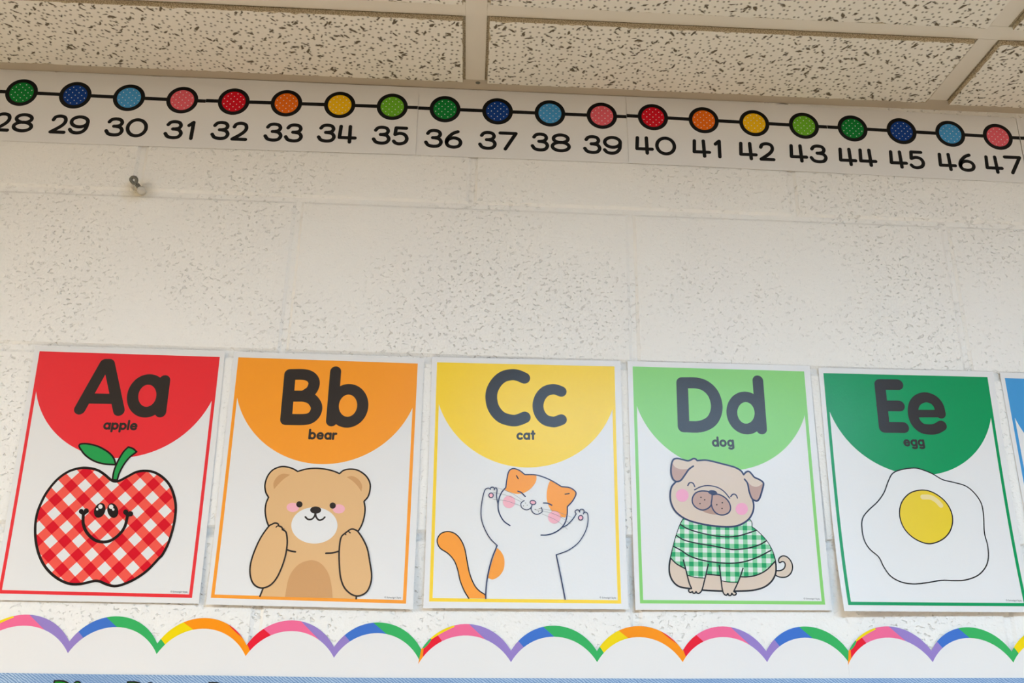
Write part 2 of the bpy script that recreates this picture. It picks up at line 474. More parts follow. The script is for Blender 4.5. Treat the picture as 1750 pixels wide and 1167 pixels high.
# light fittings lying in the grid; right and back ones are added fill lights
def troffer(x0, x1, y0, y1, mat, label):
    r = empty('ceiling_light', ((x0+x1)/2, (y0+y1)/2, ZC)); tag(r, label, 'ceiling light', 'lay-in ceiling lights')
    hx, hy = (x1-x0)/2, (y1-y0)/2
    b = bmesh.new()
    for q in ((-hx, hx, -hy, -hy+.03), (-hx, hx, hy-.03, hy), (-hx, -hx+.03, -hy+.03, hy-.03), (hx-.03, hx, -hy+.03, hy-.03)): box(b, *q, -.004, .02)
    obj('frame', b, ['grid_enamel'], r)
    b = bmesh.new(); box(b, -hx+.03, hx-.03, -hy+.03, hy-.03, .002, .006); obj('diffuser', b, [mat], r)
troffer(.2600, 1.4530, -1.9800, -1.3900, 'diffuser_cool', 'cool white lay-in ceiling light in the third grid row facing the posters')
troffer(-2.790, -1.5970, -1.9800, -1.3900, 'diffuser_left', 'warm white lay-in ceiling light to the left of the cool one')
troffer(2.700, 3.8900, -1.9800, -1.3900, 'diffuser_right', 'added warm white fill light in the grid near the right wall')  # unseen, added to bring warm light to the right side
troffer(-.9600, .2300, -3.8100, -3.2200, 'diffuser_back', 'added warm white fill light at the back of the room')  # unseen extra light, added for an even fill

# ---------------------------------------------------------------- alphabet posters
DATA = {
 'ging': {'red': {'o': [-5.63, -62.71], 'a': [15.73, -14.07], 'b': [13.41, 15.42]}, 'green': {'o': [-9.79, -77.75], 'a': [10.03, 0.03], 'b': [-0.53, -10.01]}},
 'seams': [[[-362.91, 163.5], [-350.9, 60.62]], [[-95.87, 166.08], [-91.72, 61.5]], [[174.23, 165.69], [174.96, 64.03]], [[445.56, 166.9], [446.57, 64.69]], [[711.03, 162.62], [711.91, 62.5]], [[970.44, 157.58], [969.07, 58.99]]],
 'dots': [[-326.8, 131.78], [-259.85, 131.16], [-192.63, 130.81], [-125.72, 130.68], [-60.74, 131.41], [6.05, 132.3], [73.88, 133.15], [141.18, 133.77], [209.09, 133.88], [277.1, 133.98], [345.22, 134.25], [413.07, 134.04], [480.11, 134.85], [547, 133.48], [613.92, 132.19], [680, 131.56], [745.11, 130.86], [810.85, 129.91], [876.39, 129.02], [940.57, 127.42]],
 'nums': [[-327.48, 87.62], [-258.89, 87.8], [-188.76, 87.05], [-123.33, 86.54], [-60.53, 87.86], [6.86, 88.65], [74.12, 90.41], [141.45, 90.67], [208.97, 89.45], [278.46, 89.78], [346.37, 90.53], [413.32, 89.97], [481.76, 91.96], [548.47, 90.86], [613.94, 89.93], [681.5, 89.58], [746.74, 87.61], [811.94, 86.87], [878.09, 86.16], [941.08, 85.04]],
 'posters': {
  'A': {'o': [-137.52, -345.96], 'quad': [[-107.45, 139.54], [107.45, 139.86], [115.33, -140.02], [-96.09, -140.22]], 'frame': [[-101.04, 133.15], [102.18, 132.91], [107.51, -134.38], [-91.23, -133.68]], 'tips': [[-95.74, 85.59], [6.05, 12.19], [99.91, 81.12]], 'lift': [2.8, 0], 'items': [
   ['l', 'capital_letter', 'ink', 12.6, [[-44.21, 66.4], [-25.4, 120.02, 1], [-20.82, 120.17, 1], [-1.11, 66.05]]],
   ['l', 'capital_letter', 'ink', 11.97, [[-34.83, 79.06], [-7.17, 79.43]]],
   ['o', 'lowercase_letter', 'ink', 12.5, [[43.68, 84.62], [43.39, 79.64], [42.01, 74.98], [39.65, 70.96], [36.47, 67.84], [32.69, 65.83], [28.56, 65.06], [24.35, 65.58], [20.36, 67.36], [16.84, 70.28], [14.03, 74.14], [12.13, 78.7], [11.27, 83.63], [11.51, 88.62], [12.84, 93.31], [15.18, 97.39], [18.36, 100.58], [22.18, 102.64], [26.36, 103.43], [30.62, 102.9], [34.66, 101.09], [38.2, 98.11], [41, 94.18], [42.87, 89.58]]],
   ['l', 'lowercase_letter', 'ink', 12.5, [[44.05, 102.8], [44.91, 65.66]]],
   ['w', 'word', 'ink', 2.5, 8.4, 'apple', [[-15.23, 43.7], [22.16, 43.84]]],
   ['f', 'apple', 'gingham_red', [[8.89, -13.79], [13, -12.58], [21.32, -7.39], [29.22, -2.75], [38.73, -1.28], [48.71, -2.8], [59.36, -8.85], [68.32, -18.35], [74.52, -31.36], [77.31, -43.25], [77.53, -59.41], [74.92, -77.56], [70.53, -90.28], [67.04, -94.89], [57.46, -107.04], [46.44, -116.02], [35, -121.89], [26.06, -124], [17.5, -122.34], [10.3, -119.62], [5.04, -119.11], [-1.38, -120.67], [-10.28, -122.69], [-21.68, -122.3], [-35.15, -116.65], [-47.36, -107.15], [-56.45, -95.44], [-63.21, -80.97], [-67.21, -65.23], [-68.14, -51.03], [-66.25, -39.14], [-62.11, -26.55], [-53.97, -13.19], [-43.82, -4.32], [-32.73, -0.25], [-23.11, 0.22], [-13.05, -1.85], [-4.73, -6.4], [2.04, -11.43], [5.59, -13.32]]],
   ['o', 'apple', 'black', 2.75, [[8.89, -13.79], [13, -12.58], [21.32, -7.39], [29.22, -2.75], [38.73, -1.28], [48.71, -2.8], [59.36, -8.85], [68.32, -18.35], [74.52, -31.36], [77.31, -43.25], [77.53, -59.41], [74.92, -77.56], [70.53, -90.28], [67.04, -94.89], [57.46, -107.04], [46.44, -116.02], [35, -121.89], [26.06, -124], [17.5, -122.34], [10.3, -119.62], [5.04, -119.11], [-1.38, -120.67], [-10.28, -122.69], [-21.68, -122.3], [-35.15, -116.65], [-47.36, -107.15], [-56.45, -95.44], [-63.21, -80.97], [-67.21, -65.23], [-68.14, -51.03], [-66.25, -39.14], [-62.11, -26.55], [-53.97, -13.19], [-43.82, -4.32], [-32.73, -0.25], [-23.11, 0.22], [-13.05, -1.85], [-4.73, -6.4], [2.04, -11.43], [5.59, -13.32]]],
   ['f', 'apple/leaf', 'leaf', [[-37.34, 24.39], [-36.23, 26.69], [-28.91, 27.12], [-16.47, 24.4], [-4.54, 18.18], [2.31, 11.62], [5.52, 4.65, 1], [-7.79, 5.31], [-19.15, 8.47], [-28.84, 14.37], [-34.8, 20.51]]],
   ['o', 'apple/leaf', 'black', 1.87, [[-37.34, 24.39], [-36.23, 26.69], [-28.91, 27.12], [-16.47, 24.4], [-4.54, 18.18], [2.31, 11.62], [5.52, 4.65, 1], [-7.79, 5.31], [-19.15, 8.47], [-28.84, 14.37], [-34.8, 20.51]]],
   ['f', 'apple/stem', 'leaf', [[4.83, -12.02, 1], [4.83, -2.27], [7.3, 8.95], [11.61, 19.18], [15.95, 24.73, 1], [21.34, 23.06], [25.71, 19.57, 1], [19.1, 13.19], [14, 4.43], [10.87, -4.89], [9.94, -12.33, 1]]],
   ['o', 'apple/stem', 'black', 1.87, [[4.83, -12.02, 1], [4.83, -2.27], [7.3, 8.95], [11.61, 19.18], [15.95, 24.73, 1], [21.34, 23.06], [25.71, 19.57, 1], [19.1, 13.19], [14, 4.43], [10.87, -4.89], [9.94, -12.33, 1]]],
   ['f', 'apple/eye#1', 'black', [[2.63, -47.54], [1.55, -50.31], [-0.23, -52.33], [-2.44, -53.32], [-4.73, -53.12], [-6.77, -51.76], [-8.24, -49.45], [-8.93, -46.53], [-8.72, -43.45], [-7.64, -40.68], [-5.86, -38.63], [-3.64, -37.63], [-1.34, -37.84], [0.71, -39.21], [2.18, -41.54], [2.85, -44.46]]],
   ['f', 'apple/eye#1', 'white', [[-0.78, -41.34], [-0.8, -42.25], [-1.15, -43.03], [-1.78, -43.56], [-2.6, -43.76], [-3.48, -43.6], [-4.29, -43.11], [-4.91, -42.35], [-5.23, -41.45], [-5.22, -40.54], [-4.87, -39.75], [-4.24, -39.22], [-3.42, -39.02], [-2.54, -39.18], [-1.73, -39.68], [-1.11, -40.44]]],
   ['f', 'apple/eye#1', 'white', [[-4.73, -44.35], [-4.73, -44.85], [-4.91, -45.27], [-5.24, -45.56], [-5.67, -45.67], [-6.13, -45.58], [-6.55, -45.31], [-6.88, -44.9], [-7.05, -44.41], [-7.05, -43.91], [-6.87, -43.49], [-6.54, -43.2], [-6.12, -43.09], [-5.65, -43.18], [-5.23, -43.45], [-4.9, -43.86]]],
   ['f', 'apple/eye#2', 'black', [[15.89, -43.68], [16.81, -46.72], [16.82, -49.55], [15.9, -51.74], [14.2, -52.96], [11.98, -53.03], [9.57, -51.94], [7.34, -49.85], [5.63, -47.08], [4.69, -44.05], [4.68, -41.21], [5.59, -39.01], [7.3, -37.77], [9.53, -37.7], [11.95, -38.8], [14.18, -40.9]]],
   ['f', 'apple/eye#2', 'white', [[10.7, -41.28], [10.68, -42.19], [10.3, -42.97], [9.63, -43.5], [8.77, -43.7], [7.85, -43.55], [7, -43.05], [6.37, -42.29], [6.04, -41.39], [6.06, -40.48], [6.43, -39.7], [7.1, -39.17], [7.97, -38.96], [8.89, -39.12], [9.74, -39.62], [10.37, -40.38]]],
   ['f', 'apple/eye#2', 'white', [[12.36, -44.16], [12.34, -44.66], [12.14, -45.08], [11.77, -45.37], [11.3, -45.48], [10.8, -45.39], [10.34, -45.12], [9.99, -44.71], [9.81, -44.22], [9.83, -43.72], [10.03, -43.3], [10.4, -43.01], [10.87, -42.9], [11.37, -42.98], [11.83, -43.25], [12.18, -43.67]]],
   ['l', 'apple/smile', 'black', 3.2, [[-19.65, -49.34], [-17.62, -60.54], [-11.71, -69.97], [-2.57, -76.96], [6.68, -78.86], [14.73, -76.78], [22.04, -70.27], [26.42, -61.65], [27.27, -48.77]]],
   ['f', 'apple/smile', 'black', [[-19.53, -47.08], [-19.54, -48.11], [-19.96, -48.99], [-20.71, -49.59], [-21.68, -49.82], [-22.72, -49.64], [-23.68, -49.08], [-24.41, -48.22], [-24.8, -47.2], [-24.79, -46.17], [-24.37, -45.29], [-23.62, -44.69], [-22.65, -44.46], [-21.6, -44.64], [-20.64, -45.2], [-19.91, -46.06]]],
   ['f', 'apple/smile', 'black', [[-14.36, -46.31], [-14.38, -47.34], [-14.8, -48.22], [-15.55, -48.82], [-16.52, -49.05], [-17.57, -48.87], [-18.53, -48.31], [-19.26, -47.46], [-19.64, -46.43], [-19.62, -45.4], [-19.21, -44.52], [-18.46, -43.92], [-17.48, -43.69], [-16.43, -43.87], [-15.47, -44.43], [-14.74, -45.29]]],
   ['f', 'apple/smile', 'black', [[27.55, -46.6], [27.52, -47.68], [27.07, -48.6], [26.27, -49.22], [25.26, -49.46], [24.17, -49.27], [23.17, -48.69], [22.43, -47.8], [22.04, -46.73], [22.08, -45.66], [22.52, -44.74], [23.32, -44.11], [24.34, -43.87], [25.43, -44.06], [26.42, -44.64], [27.17, -45.54]]],
   ['f', 'apple/smile', 'black', [[32.94, -48.31], [32.9, -49.38], [32.45, -50.3], [31.66, -50.92], [30.64, -51.16], [29.55, -50.97], [28.56, -50.39], [27.81, -49.5], [27.43, -48.44], [27.46, -47.37], [27.91, -46.44], [28.71, -45.82], [29.73, -45.58], [30.82, -45.77], [31.81, -46.35], [32.56, -47.24]]],
   ['f', 'apple/smile', 'black', [[-24.21, -48.7, 1], [-20.09, -46.88, 1], [-14.45, -47.6, 1], [-18.78, -51.79, 1]]],
   ['f', 'apple/smile', 'black', [[22.61, -48.23, 1], [27.54, -47.14, 1], [32.85, -49.71, 1], [27.72, -52.2, 1]]],
  ]},
  'B': {'o': [89.4, -346.09], 'quad': [[-109.48, 140.04], [109.48, 139.36], [111.33, -141.5], [-103.88, -140.69]], 'frame': [[-103.68, 133.37], [102.36, 132.45], [104, -135.93], [-99.57, -133.88]], 'tips': [[-99.54, 85.66], [4.93, 11.43], [99.7, 80.59]], 'lift': [4.8, 0], 'items': [
   ['l', 'capital_letter', 'ink', 13, [[-42.87, 114.52, 1], [-42.07, 61.33, 1]]],
   ['l', 'capital_letter', 'ink', 13, [[-42.87, 114.52, 1], [-26.92, 114.9], [-18.42, 111.91], [-14.49, 105.04], [-16.96, 95.98], [-25.07, 89.17, 1], [-41.44, 88.67, 1]]],
   ['l', 'capital_letter', 'ink', 13, [[-25.07, 89.17, 1], [-16.92, 86.8], [-11.32, 81.28], [-9.1, 75.44], [-10.44, 68.93], [-14.82, 63.88], [-22.49, 61.79], [-42.07, 61.33, 1]]],
   ['o', 'lowercase_letter', 'ink', 12.7, [[42.63, 79.82], [42.19, 74.79], [40.64, 70.08], [38.11, 66.01], [34.76, 62.86], [30.82, 60.83], [26.56, 60.05], [22.27, 60.58], [18.22, 62.38], [14.7, 65.33], [11.93, 69.24], [10.12, 73.84], [9.37, 78.83], [9.76, 83.86], [11.26, 88.61], [13.78, 92.73], [17.13, 95.95], [21.1, 98.04], [25.41, 98.84], [29.76, 98.3], [33.85, 96.47], [37.4, 93.46], [40.16, 89.49], [41.94, 84.83]]],
   ['l', 'lowercase_letter', 'ink', 12.7, [[8.74, 119.55], [9.05, 61.07]]],
   ['w', 'word', 'ink', 2.5, 8.6, 'bear', [[-15.21, 39.04], [16.59, 39.12]]],
   ['f', 'bear', 'tan', [[-48.27, -58.09, 1], [-51.35, -51.69], [-53.78, -42.52], [-53.89, -33.79], [-51.94, -26.94, 1], [-55.62, -21.19], [-57.3, -12.93], [-55.39, -3.42], [-50.14, 3.78], [-41.73, 7.37], [-33.98, 6.9], [-27.73, 4.93], [-23.31, 2.46, 1], [-14.02, 5.4], [-3.09, 6.47], [8.02, 5.64], [17.03, 3.51], [22.74, 1.18, 1], [26.86, 4.89], [33.36, 6.53], [42.28, 5.63], [51.55, -0.09], [56.74, -7.81], [57.62, -15.59], [55.98, -23.4], [51.98, -28.8, 1], [53.65, -36.68], [53.42, -45.43], [51.46, -54.17], [48.1, -61.27, 1], [51.54, -131.95, 1], [-48.87, -131.33, 1], [-46.54, -123.1, 1]]],
   ['l', 'bear', 'black', 1.7, [[-48.27, -58.09, 1], [-51.35, -51.69], [-53.78, -42.52], [-53.89, -33.79], [-51.94, -26.94, 1], [-55.62, -21.19], [-57.3, -12.93], [-55.39, -3.42], [-50.14, 3.78], [-41.73, 7.37], [-33.98, 6.9], [-27.73, 4.93], [-23.31, 2.46, 1], [-14.02, 5.4], [-3.09, 6.47], [8.02, 5.64], [17.03, 3.51], [22.74, 1.18, 1], [26.86, 4.89], [33.36, 6.53], [42.28, 5.63], [51.55, -0.09], [56.74, -7.81], [57.62, -15.59], [55.98, -23.4], [51.98, -28.8, 1], [53.65, -36.68], [53.42, -45.43], [51.46, -54.17], [48.1, -61.27, 1]]],
   ['l', 'bear', 'black', 1.7, [[-46.56, -122.89], [-48.89, -131.23]]],
   ['l', 'bear', 'black', 1.7, [[51.41, -129.08], [51.44, -131.95]]],
   ['f', 'bear/inner_ear#1', 'tan_dark', [[-47.04, -17.99, 1], [-48.23, -11.04], [-44.93, -4.04], [-39.26, -0.54], [-30.95, -1.33, 1], [-38.06, -6.88], [-42.93, -12.57]]],
   ['f', 'bear/inner_ear#2', 'tan_dark', [[30.74, -2.31, 1], [37.27, -1.14], [44.17, -4.77], [48.51, -11.37], [48.25, -18.27, 1], [43.61, -12.05], [37.69, -6.61]]],
   ['f', 'bear/cheek#1', 'blush', [[-17.9, -37.08], [-18.22, -39.01], [-19.51, -40.67], [-21.57, -41.81], [-24.1, -42.25], [-26.69, -41.93], [-28.98, -40.9], [-30.6, -39.31], [-31.3, -37.41], [-30.99, -35.47], [-29.71, -33.81], [-27.64, -32.66], [-25.11, -32.22], [-22.5, -32.54], [-20.22, -33.58], [-18.6, -35.17]]],
   ['f', 'bear/cheek#2', 'blush', [[31.81, -37.53], [31.46, -39.46], [30.15, -41.13], [28.1, -42.26], [25.6, -42.71], [23.03, -42.38], [20.8, -41.35], [19.22, -39.76], [18.56, -37.85], [18.9, -35.91], [20.19, -34.24], [22.25, -33.1], [24.76, -32.65], [27.33, -32.98], [29.57, -34.02], [31.15, -35.62]]],
   ['f', 'bear/muzzle', 'white', [[25.27, -55.64], [24.02, -63.14], [19.21, -69.55], [11.6, -73.91], [2.32, -75.59], [-7.22, -74.33], [-15.61, -70.33], [-21.59, -64.18], [-24.23, -56.78], [-23.11, -49.27], [-18.38, -42.77], [-10.73, -38.31], [-1.34, -36.57], [8.34, -37.85], [16.8, -41.93], [22.75, -48.19]]],
   ['f', 'bear/eye#1', 'black', [[-14.43, -33.71], [-14.56, -35.02], [-15.18, -36.13], [-16.2, -36.89], [-17.45, -37.18], [-18.76, -36.95], [-19.92, -36.25], [-20.76, -35.17], [-21.15, -33.88], [-21.02, -32.57], [-20.4, -31.45], [-19.38, -30.69], [-18.12, -30.4], [-16.81, -30.63], [-15.65, -31.34], [-14.81, -32.42]]],
   ['f', 'bear/eye#2', 'black', [[21.72, -34.15], [21.58, -35.46], [20.94, -36.58], [19.91, -37.34], [18.65, -37.63], [17.34, -37.4], [16.18, -36.69], [15.36, -35.61], [14.99, -34.32], [15.13, -33.01], [15.77, -31.89], [16.8, -31.13], [18.06, -30.84], [19.38, -31.07], [20.53, -31.78], [21.36, -32.86]]],
   ['f', 'bear/nose', 'black', [[6.31, -39.45], [5.99, -40.97], [4.82, -42.27], [2.96, -43.16], [0.71, -43.51], [-1.59, -43.27], [-3.6, -42.47], [-5.01, -41.23], [-5.6, -39.74], [-5.29, -38.23], [-4.12, -36.92], [-2.27, -36.02], [-0.01, -35.67], [2.3, -35.91], [4.31, -36.72], [5.72, -37.96]]],
   ['l', 'bear/mouth', 'black', 1.85, [[-10.08, -47.25], [-6.92, -49.78], [-2.84, -49.47], [-0.23, -46.15], [0.28, -42.33, 1], [1.58, -46.98], [4.8, -50.27], [8.52, -49.53], [10.9, -47.08]]],
   ['f', 'bear/belly', 'tan_dark', [[-22.9, -131.34, 1], [-21.38, -113.83], [-17.21, -103.56], [-10.02, -96.4], [0.81, -93.13], [10.65, -95.97], [18.89, -104.69], [23.63, -116.03], [26.82, -131.4, 1]]],
   ['l', 'bear', 'black', 1.7, [[-26.01, -82.73], [-21.61, -84.01], [-16.85, -84.75]]],
   ['l', 'bear', 'black', 1.7, [[15.54, -85.53], [22.43, -84.96], [29.22, -83.11]]],
   ['f', 'bear/arm#1', 'tan', [[-48.22, -58.45], [-54.95, -69.86], [-59.76, -83.25], [-62.46, -95.94], [-62.33, -106.37], [-59.39, -115.63], [-54.09, -121.19], [-47.09, -122.9], [-39.6, -119.87], [-34.09, -113.05], [-30, -102.57], [-27.15, -89.93], [-26.48, -78.28], [-27.38, -69.78], [-29.28, -63.93], [-33.1, -61.33, 1], [-34.21, -58.99], [-37.59, -57.56, 1], [-38.68, -55.43], [-41.88, -54.64], [-45.25, -56.23]]],
   ['o', 'bear/arm#1', 'black', 1.7, [[-48.22, -58.45], [-54.95, -69.86], [-59.76, -83.25], [-62.46, -95.94], [-62.33, -106.37], [-59.39, -115.63], [-54.09, -121.19], [-47.09, -122.9], [-39.6, -119.87], [-34.09, -113.05], [-30, -102.57], [-27.15, -89.93], [-26.48, -78.28], [-27.38, -69.78], [-29.28, -63.93], [-33.1, -61.33, 1], [-34.21, -58.99], [-37.59, -57.56, 1], [-38.68, -55.43], [-41.88, -54.64], [-45.25, -56.23]]],
   ['l', 'bear/arm#1', 'black', 1.28, [[-37.59, -57.56], [-39.16, -57.92], [-40.22, -59.02]]],
   ['l', 'bear/arm#1', 'black', 1.28, [[-31.77, -60.76], [-33.36, -61.87]]],
   ['f', 'bear/arm#2', 'tan', [[48.17, -62.17], [54.53, -70.62], [59.58, -80.65], [62.86, -93.28], [65.7, -105.82], [65.65, -115.19], [62.78, -123.51], [57.83, -127.72], [51.62, -129.08], [45.13, -126.94], [38.3, -120.9], [33.81, -111.68], [31.34, -100.25], [29.64, -85.54], [29.51, -73.85], [30.79, -67.4], [33.86, -64.11, 1], [36.79, -61.67, 1], [39.13, -59.89], [41.78, -59.19], [45.09, -60.08]]],
   ['o', 'bear/arm#2', 'black', 1.7, [[48.17, -62.17], [54.53, -70.62], [59.58, -80.65], [62.86, -93.28], [65.7, -105.82], [65.65, -115.19], [62.78, -123.51], [57.83, -127.72], [51.62, -129.08], [45.13, -126.94], [38.3, -120.9], [33.81, -111.68], [31.34, -100.25], [29.64, -85.54], [29.51, -73.85], [30.79, -67.4], [33.86, -64.11, 1], [36.79, -61.67, 1], [39.13, -59.89], [41.78, -59.19], [45.09, -60.08]]],
   ['l', 'bear/arm#2', 'black', 1.28, [[33.84, -63.89], [35.15, -65.37]]],
   ['l', 'bear/arm#2', 'black', 1.28, [[37.1, -61.45], [39.73, -63.33]]],
  ]},
  'C': {'o': [318.42, -343.61], 'quad': [[-110.45, 138.62], [110.45, 140.78], [110.83, -139.78], [-106.6, -142.59]], 'frame': [[-104.45, 132.19], [103.15, 133.8], [103.34, -134.14], [-100.8, -135.75]], 'tips': [[-100.77, 83.68], [-0.14, 11.13], [99.47, 81.3]], 'lift': [5.6, 0], 'items': [
   ['l', 'capital_letter', 'ink', 13.6, [[-2.56, 116.16], [-9.83, 119.11], [-17.44, 119.85], [-27.3, 116.97], [-35.29, 109.17], [-40.03, 98.12], [-39.75, 86.12], [-35.72, 76.1], [-27.52, 68.04], [-15.42, 64.96], [-7.98, 66.24], [-1.58, 69.15]]],
   ['l', 'lowercase_letter', 'ink', 12.64, [[40.32, 101.2], [35.2, 103.1], [29.95, 103.54], [22.38, 101.01], [16.25, 94.06], [13.52, 83.89], [15.65, 74.05], [21.9, 66.87], [30.77, 64.64], [35.95, 65.74], [40.45, 67.65]]],
   ['w', 'word', 'ink', 2.5, 8.6, 'cat', [[-10.64, 42.46], [11.01, 42.95]]],
   ['f', 'cat/tail', 'orange', [[-59.2, -131.7, 1], [-64.23, -124.06], [-68.86, -113.75], [-71.95, -102.28], [-76.07, -92.86], [-82.84, -85.56], [-91.16, -80.4], [-94.64, -75.12], [-94.89, -69.54], [-91.11, -64.06], [-83.79, -61.94], [-76.08, -64.15], [-69.86, -70.27], [-65.19, -79.84], [-62.03, -93.62], [-58.93, -106.22], [-53.76, -117.62], [-48.25, -123.74], [-41.54, -127.75, 1], [-41.45, -131.57, 1]]],
   ['l', 'cat/tail', 'black', 1.28, [[-59.2, -131.7, 1], [-64.23, -124.06], [-68.86, -113.75], [-71.95, -102.28], [-76.07, -92.86], [-82.84, -85.56], [-91.16, -80.4], [-94.64, -75.12], [-94.89, -69.54], [-91.11, -64.06], [-83.79, -61.94], [-76.08, -64.15], [-69.86, -70.27], [-65.19, -79.84], [-62.03, -93.62], [-58.93, -106.22], [-53.76, -117.62], [-48.25, -123.74], [-41.54, -127.75, 1]]],
   ['f', 'cat', 'orange', [[-30.14, -78.32, 1], [-25.48, -82.72], [-22.1, -90.11], [-22.47, -100.2], [-26.97, -107.66], [-33.77, -111.68], [-39.17, -110.32, 1], [-36.75, -98.38], [-33.02, -86.09]]],
   ['f', 'cat/ear#1', 'orange', [[-21.57, -12, 1], [-20.83, -2.97], [-18.74, 6.15], [-13.95, 9.46], [-6.95, 7.59], [-0.72, 3.21, 1], [12.22, 2.41, 1], [11.7, -4.4], [6.71, -11.85], [-1.07, -17.32], [-8.86, -18.86], [-16.68, -17.26], [-22.86, -14.61, 1]]],
   ['f', 'cat/ear#2', 'orange', [[27.65, -2.86, 1], [34.73, -5.85], [40.33, -9.54, 1], [49.32, -10.44], [55.24, -14.01], [56.32, -17.91], [52.55, -25.27], [46.69, -31.76, 1], [46.42, -38.2], [44.6, -43.76, 1], [37.95, -42.6], [29.09, -36.4], [24.64, -27.63], [23.74, -18.72], [25.18, -9.13]]],
   ['f', 'cat/cheek#1', 'blush', [[-11.19, -27.83], [-11.67, -30.48], [-13.1, -32.74], [-15.27, -34.29], [-17.85, -34.87], [-20.44, -34.41], [-22.66, -32.98], [-24.16, -30.78], [-24.73, -28.16], [-24.26, -25.51], [-22.83, -23.24], [-20.66, -21.69], [-18.07, -21.1], [-15.46, -21.56], [-13.24, -23], [-11.74, -25.21]]],
   ['f', 'cat/cheek#2', 'blush', [[39.17, -43.67], [38.62, -46.29], [37.1, -48.54], [34.83, -50.07], [32.16, -50.65], [29.5, -50.19], [27.24, -48.77], [25.73, -46.59], [25.2, -44], [25.73, -41.37], [27.25, -39.11], [29.52, -37.57], [32.2, -36.99], [34.88, -37.45], [37.14, -38.88], [38.65, -41.06]]],
   ['l', 'cat', 'navy', 1.35, [[-16.56, -53.96], [-22.79, -49.73], [-27.32, -43.26], [-29.79, -35.6], [-29.53, -26.72], [-26.69, -18.29], [-21.79, -12.01, 1], [-20.83, -2.97], [-18.74, 6.15], [-13.95, 9.46], [-6.95, 7.59], [-0.71, 2.98, 1], [11.1, 2.95], [20.11, 0.68], [30.24, -3.59], [40.33, -9.54, 1], [49.32, -10.44], [55.24, -14.01], [56.32, -17.91], [52.55, -25.27], [46.69, -31.76, 1], [46.53, -39.3], [44.57, -48.16], [39.55, -55.62], [31.25, -61.04], [23.54, -63.28], [17.5, -63.53]]],
   ['l', 'cat/ear#1', 'black', 1.28, [[-10.02, 1.49], [-8.18, -1.86]]],
   ['l', 'cat/ear#2', 'black', 1.28, [[44.33, -17.87], [48.82, -17.09]]],
   ['l', 'cat/eye#1', 'navy', 1.35, [[-8.34, -15.93], [-4.64, -17.3], [-0.13, -21.55]]],
   ['l', 'cat/eye#2', 'navy', 1.35, [[20.18, -28.29], [24.86, -28.51], [29.43, -30.51]]],
   ['f', 'cat/nose', 'blush', [[11.67, -28.5], [11.29, -29.31], [10.48, -29.92], [9.37, -30.24], [8.12, -30.22], [6.93, -29.87], [5.98, -29.23], [5.41, -28.42], [5.31, -27.54], [5.7, -26.73], [6.51, -26.12], [7.62, -25.8], [8.87, -25.82], [10.06, -26.17], [11.01, -26.81], [11.58, -27.62]]],
   ['o', 'cat/nose', 'navy', 0.99, [[11.67, -28.5], [11.29, -29.31], [10.48, -29.92], [9.37, -30.24], [8.12, -30.22], [6.93, -29.87], [5.98, -29.23], [5.41, -28.42], [5.31, -27.54], [5.7, -26.73], [6.51, -26.12], [7.62, -25.8], [8.87, -25.82], [10.06, -26.17], [11.01, -26.81], [11.58, -27.62]]],
   ['l', 'cat/mouth', 'navy', 0.92, [[-1.31, -26.15], [-4.83, -29.46], [-3.67, -34.09], [1.34, -36.29], [5.76, -34.41], [7.51, -30.82, 1], [6.66, -35.83], [10.01, -40.17], [14.67, -40.61], [18.87, -37.75], [17.75, -33.35]]],
   ['l', 'cat/whisker#1', 'grey', 0.3, [[-32.38, -12.27], [-15.56, -18.02], [-2.09, -26.61]]],
   ['l', 'cat/whisker#2', 'grey', 0.3, [[-36.16, -17.75], [-18.84, -21.45], [-3.41, -28.09]]],
   ['l', 'cat/whisker#3', 'grey', 0.3, [[-35.99, -25.44], [-20.97, -27.07], [-5.92, -31.7]]],
   ['l', 'cat/whisker#4', 'grey', 0.3, [[14.64, -34.53], [32.42, -36.87], [51.27, -43.27]]],
   ['l', 'cat/whisker#5', 'grey', 0.3, [[11.1, -35.72], [33.52, -40.71], [50.64, -50.77]]],
   ['l', 'cat/whisker#6', 'grey', 0.3, [[18.55, -40.3], [34.61, -47.3], [46.72, -56.66]]],
   ['f', 'cat/mouth', 'black', [[0.83, -28.76], [0.79, -28.93], [0.7, -29.08], [0.56, -29.18], [0.39, -29.22], [0.21, -29.19], [0.07, -29.1], [-0.03, -28.95], [-0.06, -28.78], [-0.03, -28.61], [0.06, -28.47], [0.21, -28.37], [0.38, -28.33], [0.55, -28.36], [0.69, -28.45], [0.79, -28.59]]],
   ['f', 'cat/mouth', 'black', [[2.63, -31.16], [2.59, -31.33], [2.5, -31.48], [2.35, -31.58], [2.18, -31.62], [2.01, -31.59], [1.87, -31.49], [1.77, -31.35], [1.74, -31.18], [1.77, -31.01], [1.86, -30.87], [2.01, -30.77], [2.18, -30.73], [2.35, -30.76], [2.49, -30.85], [2.59, -30.99]]],
   ['f', 'cat/mouth', 'black', [[-1.48, -32.04], [-1.51, -32.21], [-1.6, -32.35], [-1.75, -32.45], [-1.92, -32.49], [-2.09, -32.46], [-2.23, -32.37], [-2.33, -32.23], [-2.36, -32.06], [-2.33, -31.89], [-2.24, -31.74], [-2.09, -31.64], [-1.92, -31.61], [-1.75, -31.64], [-1.61, -31.73], [-1.51, -31.87]]],
   ['f', 'cat/mouth', 'black', [[11.32, -35.72], [11.28, -35.89], [11.19, -36.03], [11.05, -36.13], [10.88, -36.17], [10.71, -36.14], [10.56, -36.05], [10.46, -35.91], [10.43, -35.74], [10.46, -35.57], [10.56, -35.42], [10.7, -35.32], [10.87, -35.29], [11.04, -35.32], [11.19, -35.41], [11.28, -35.55]]],
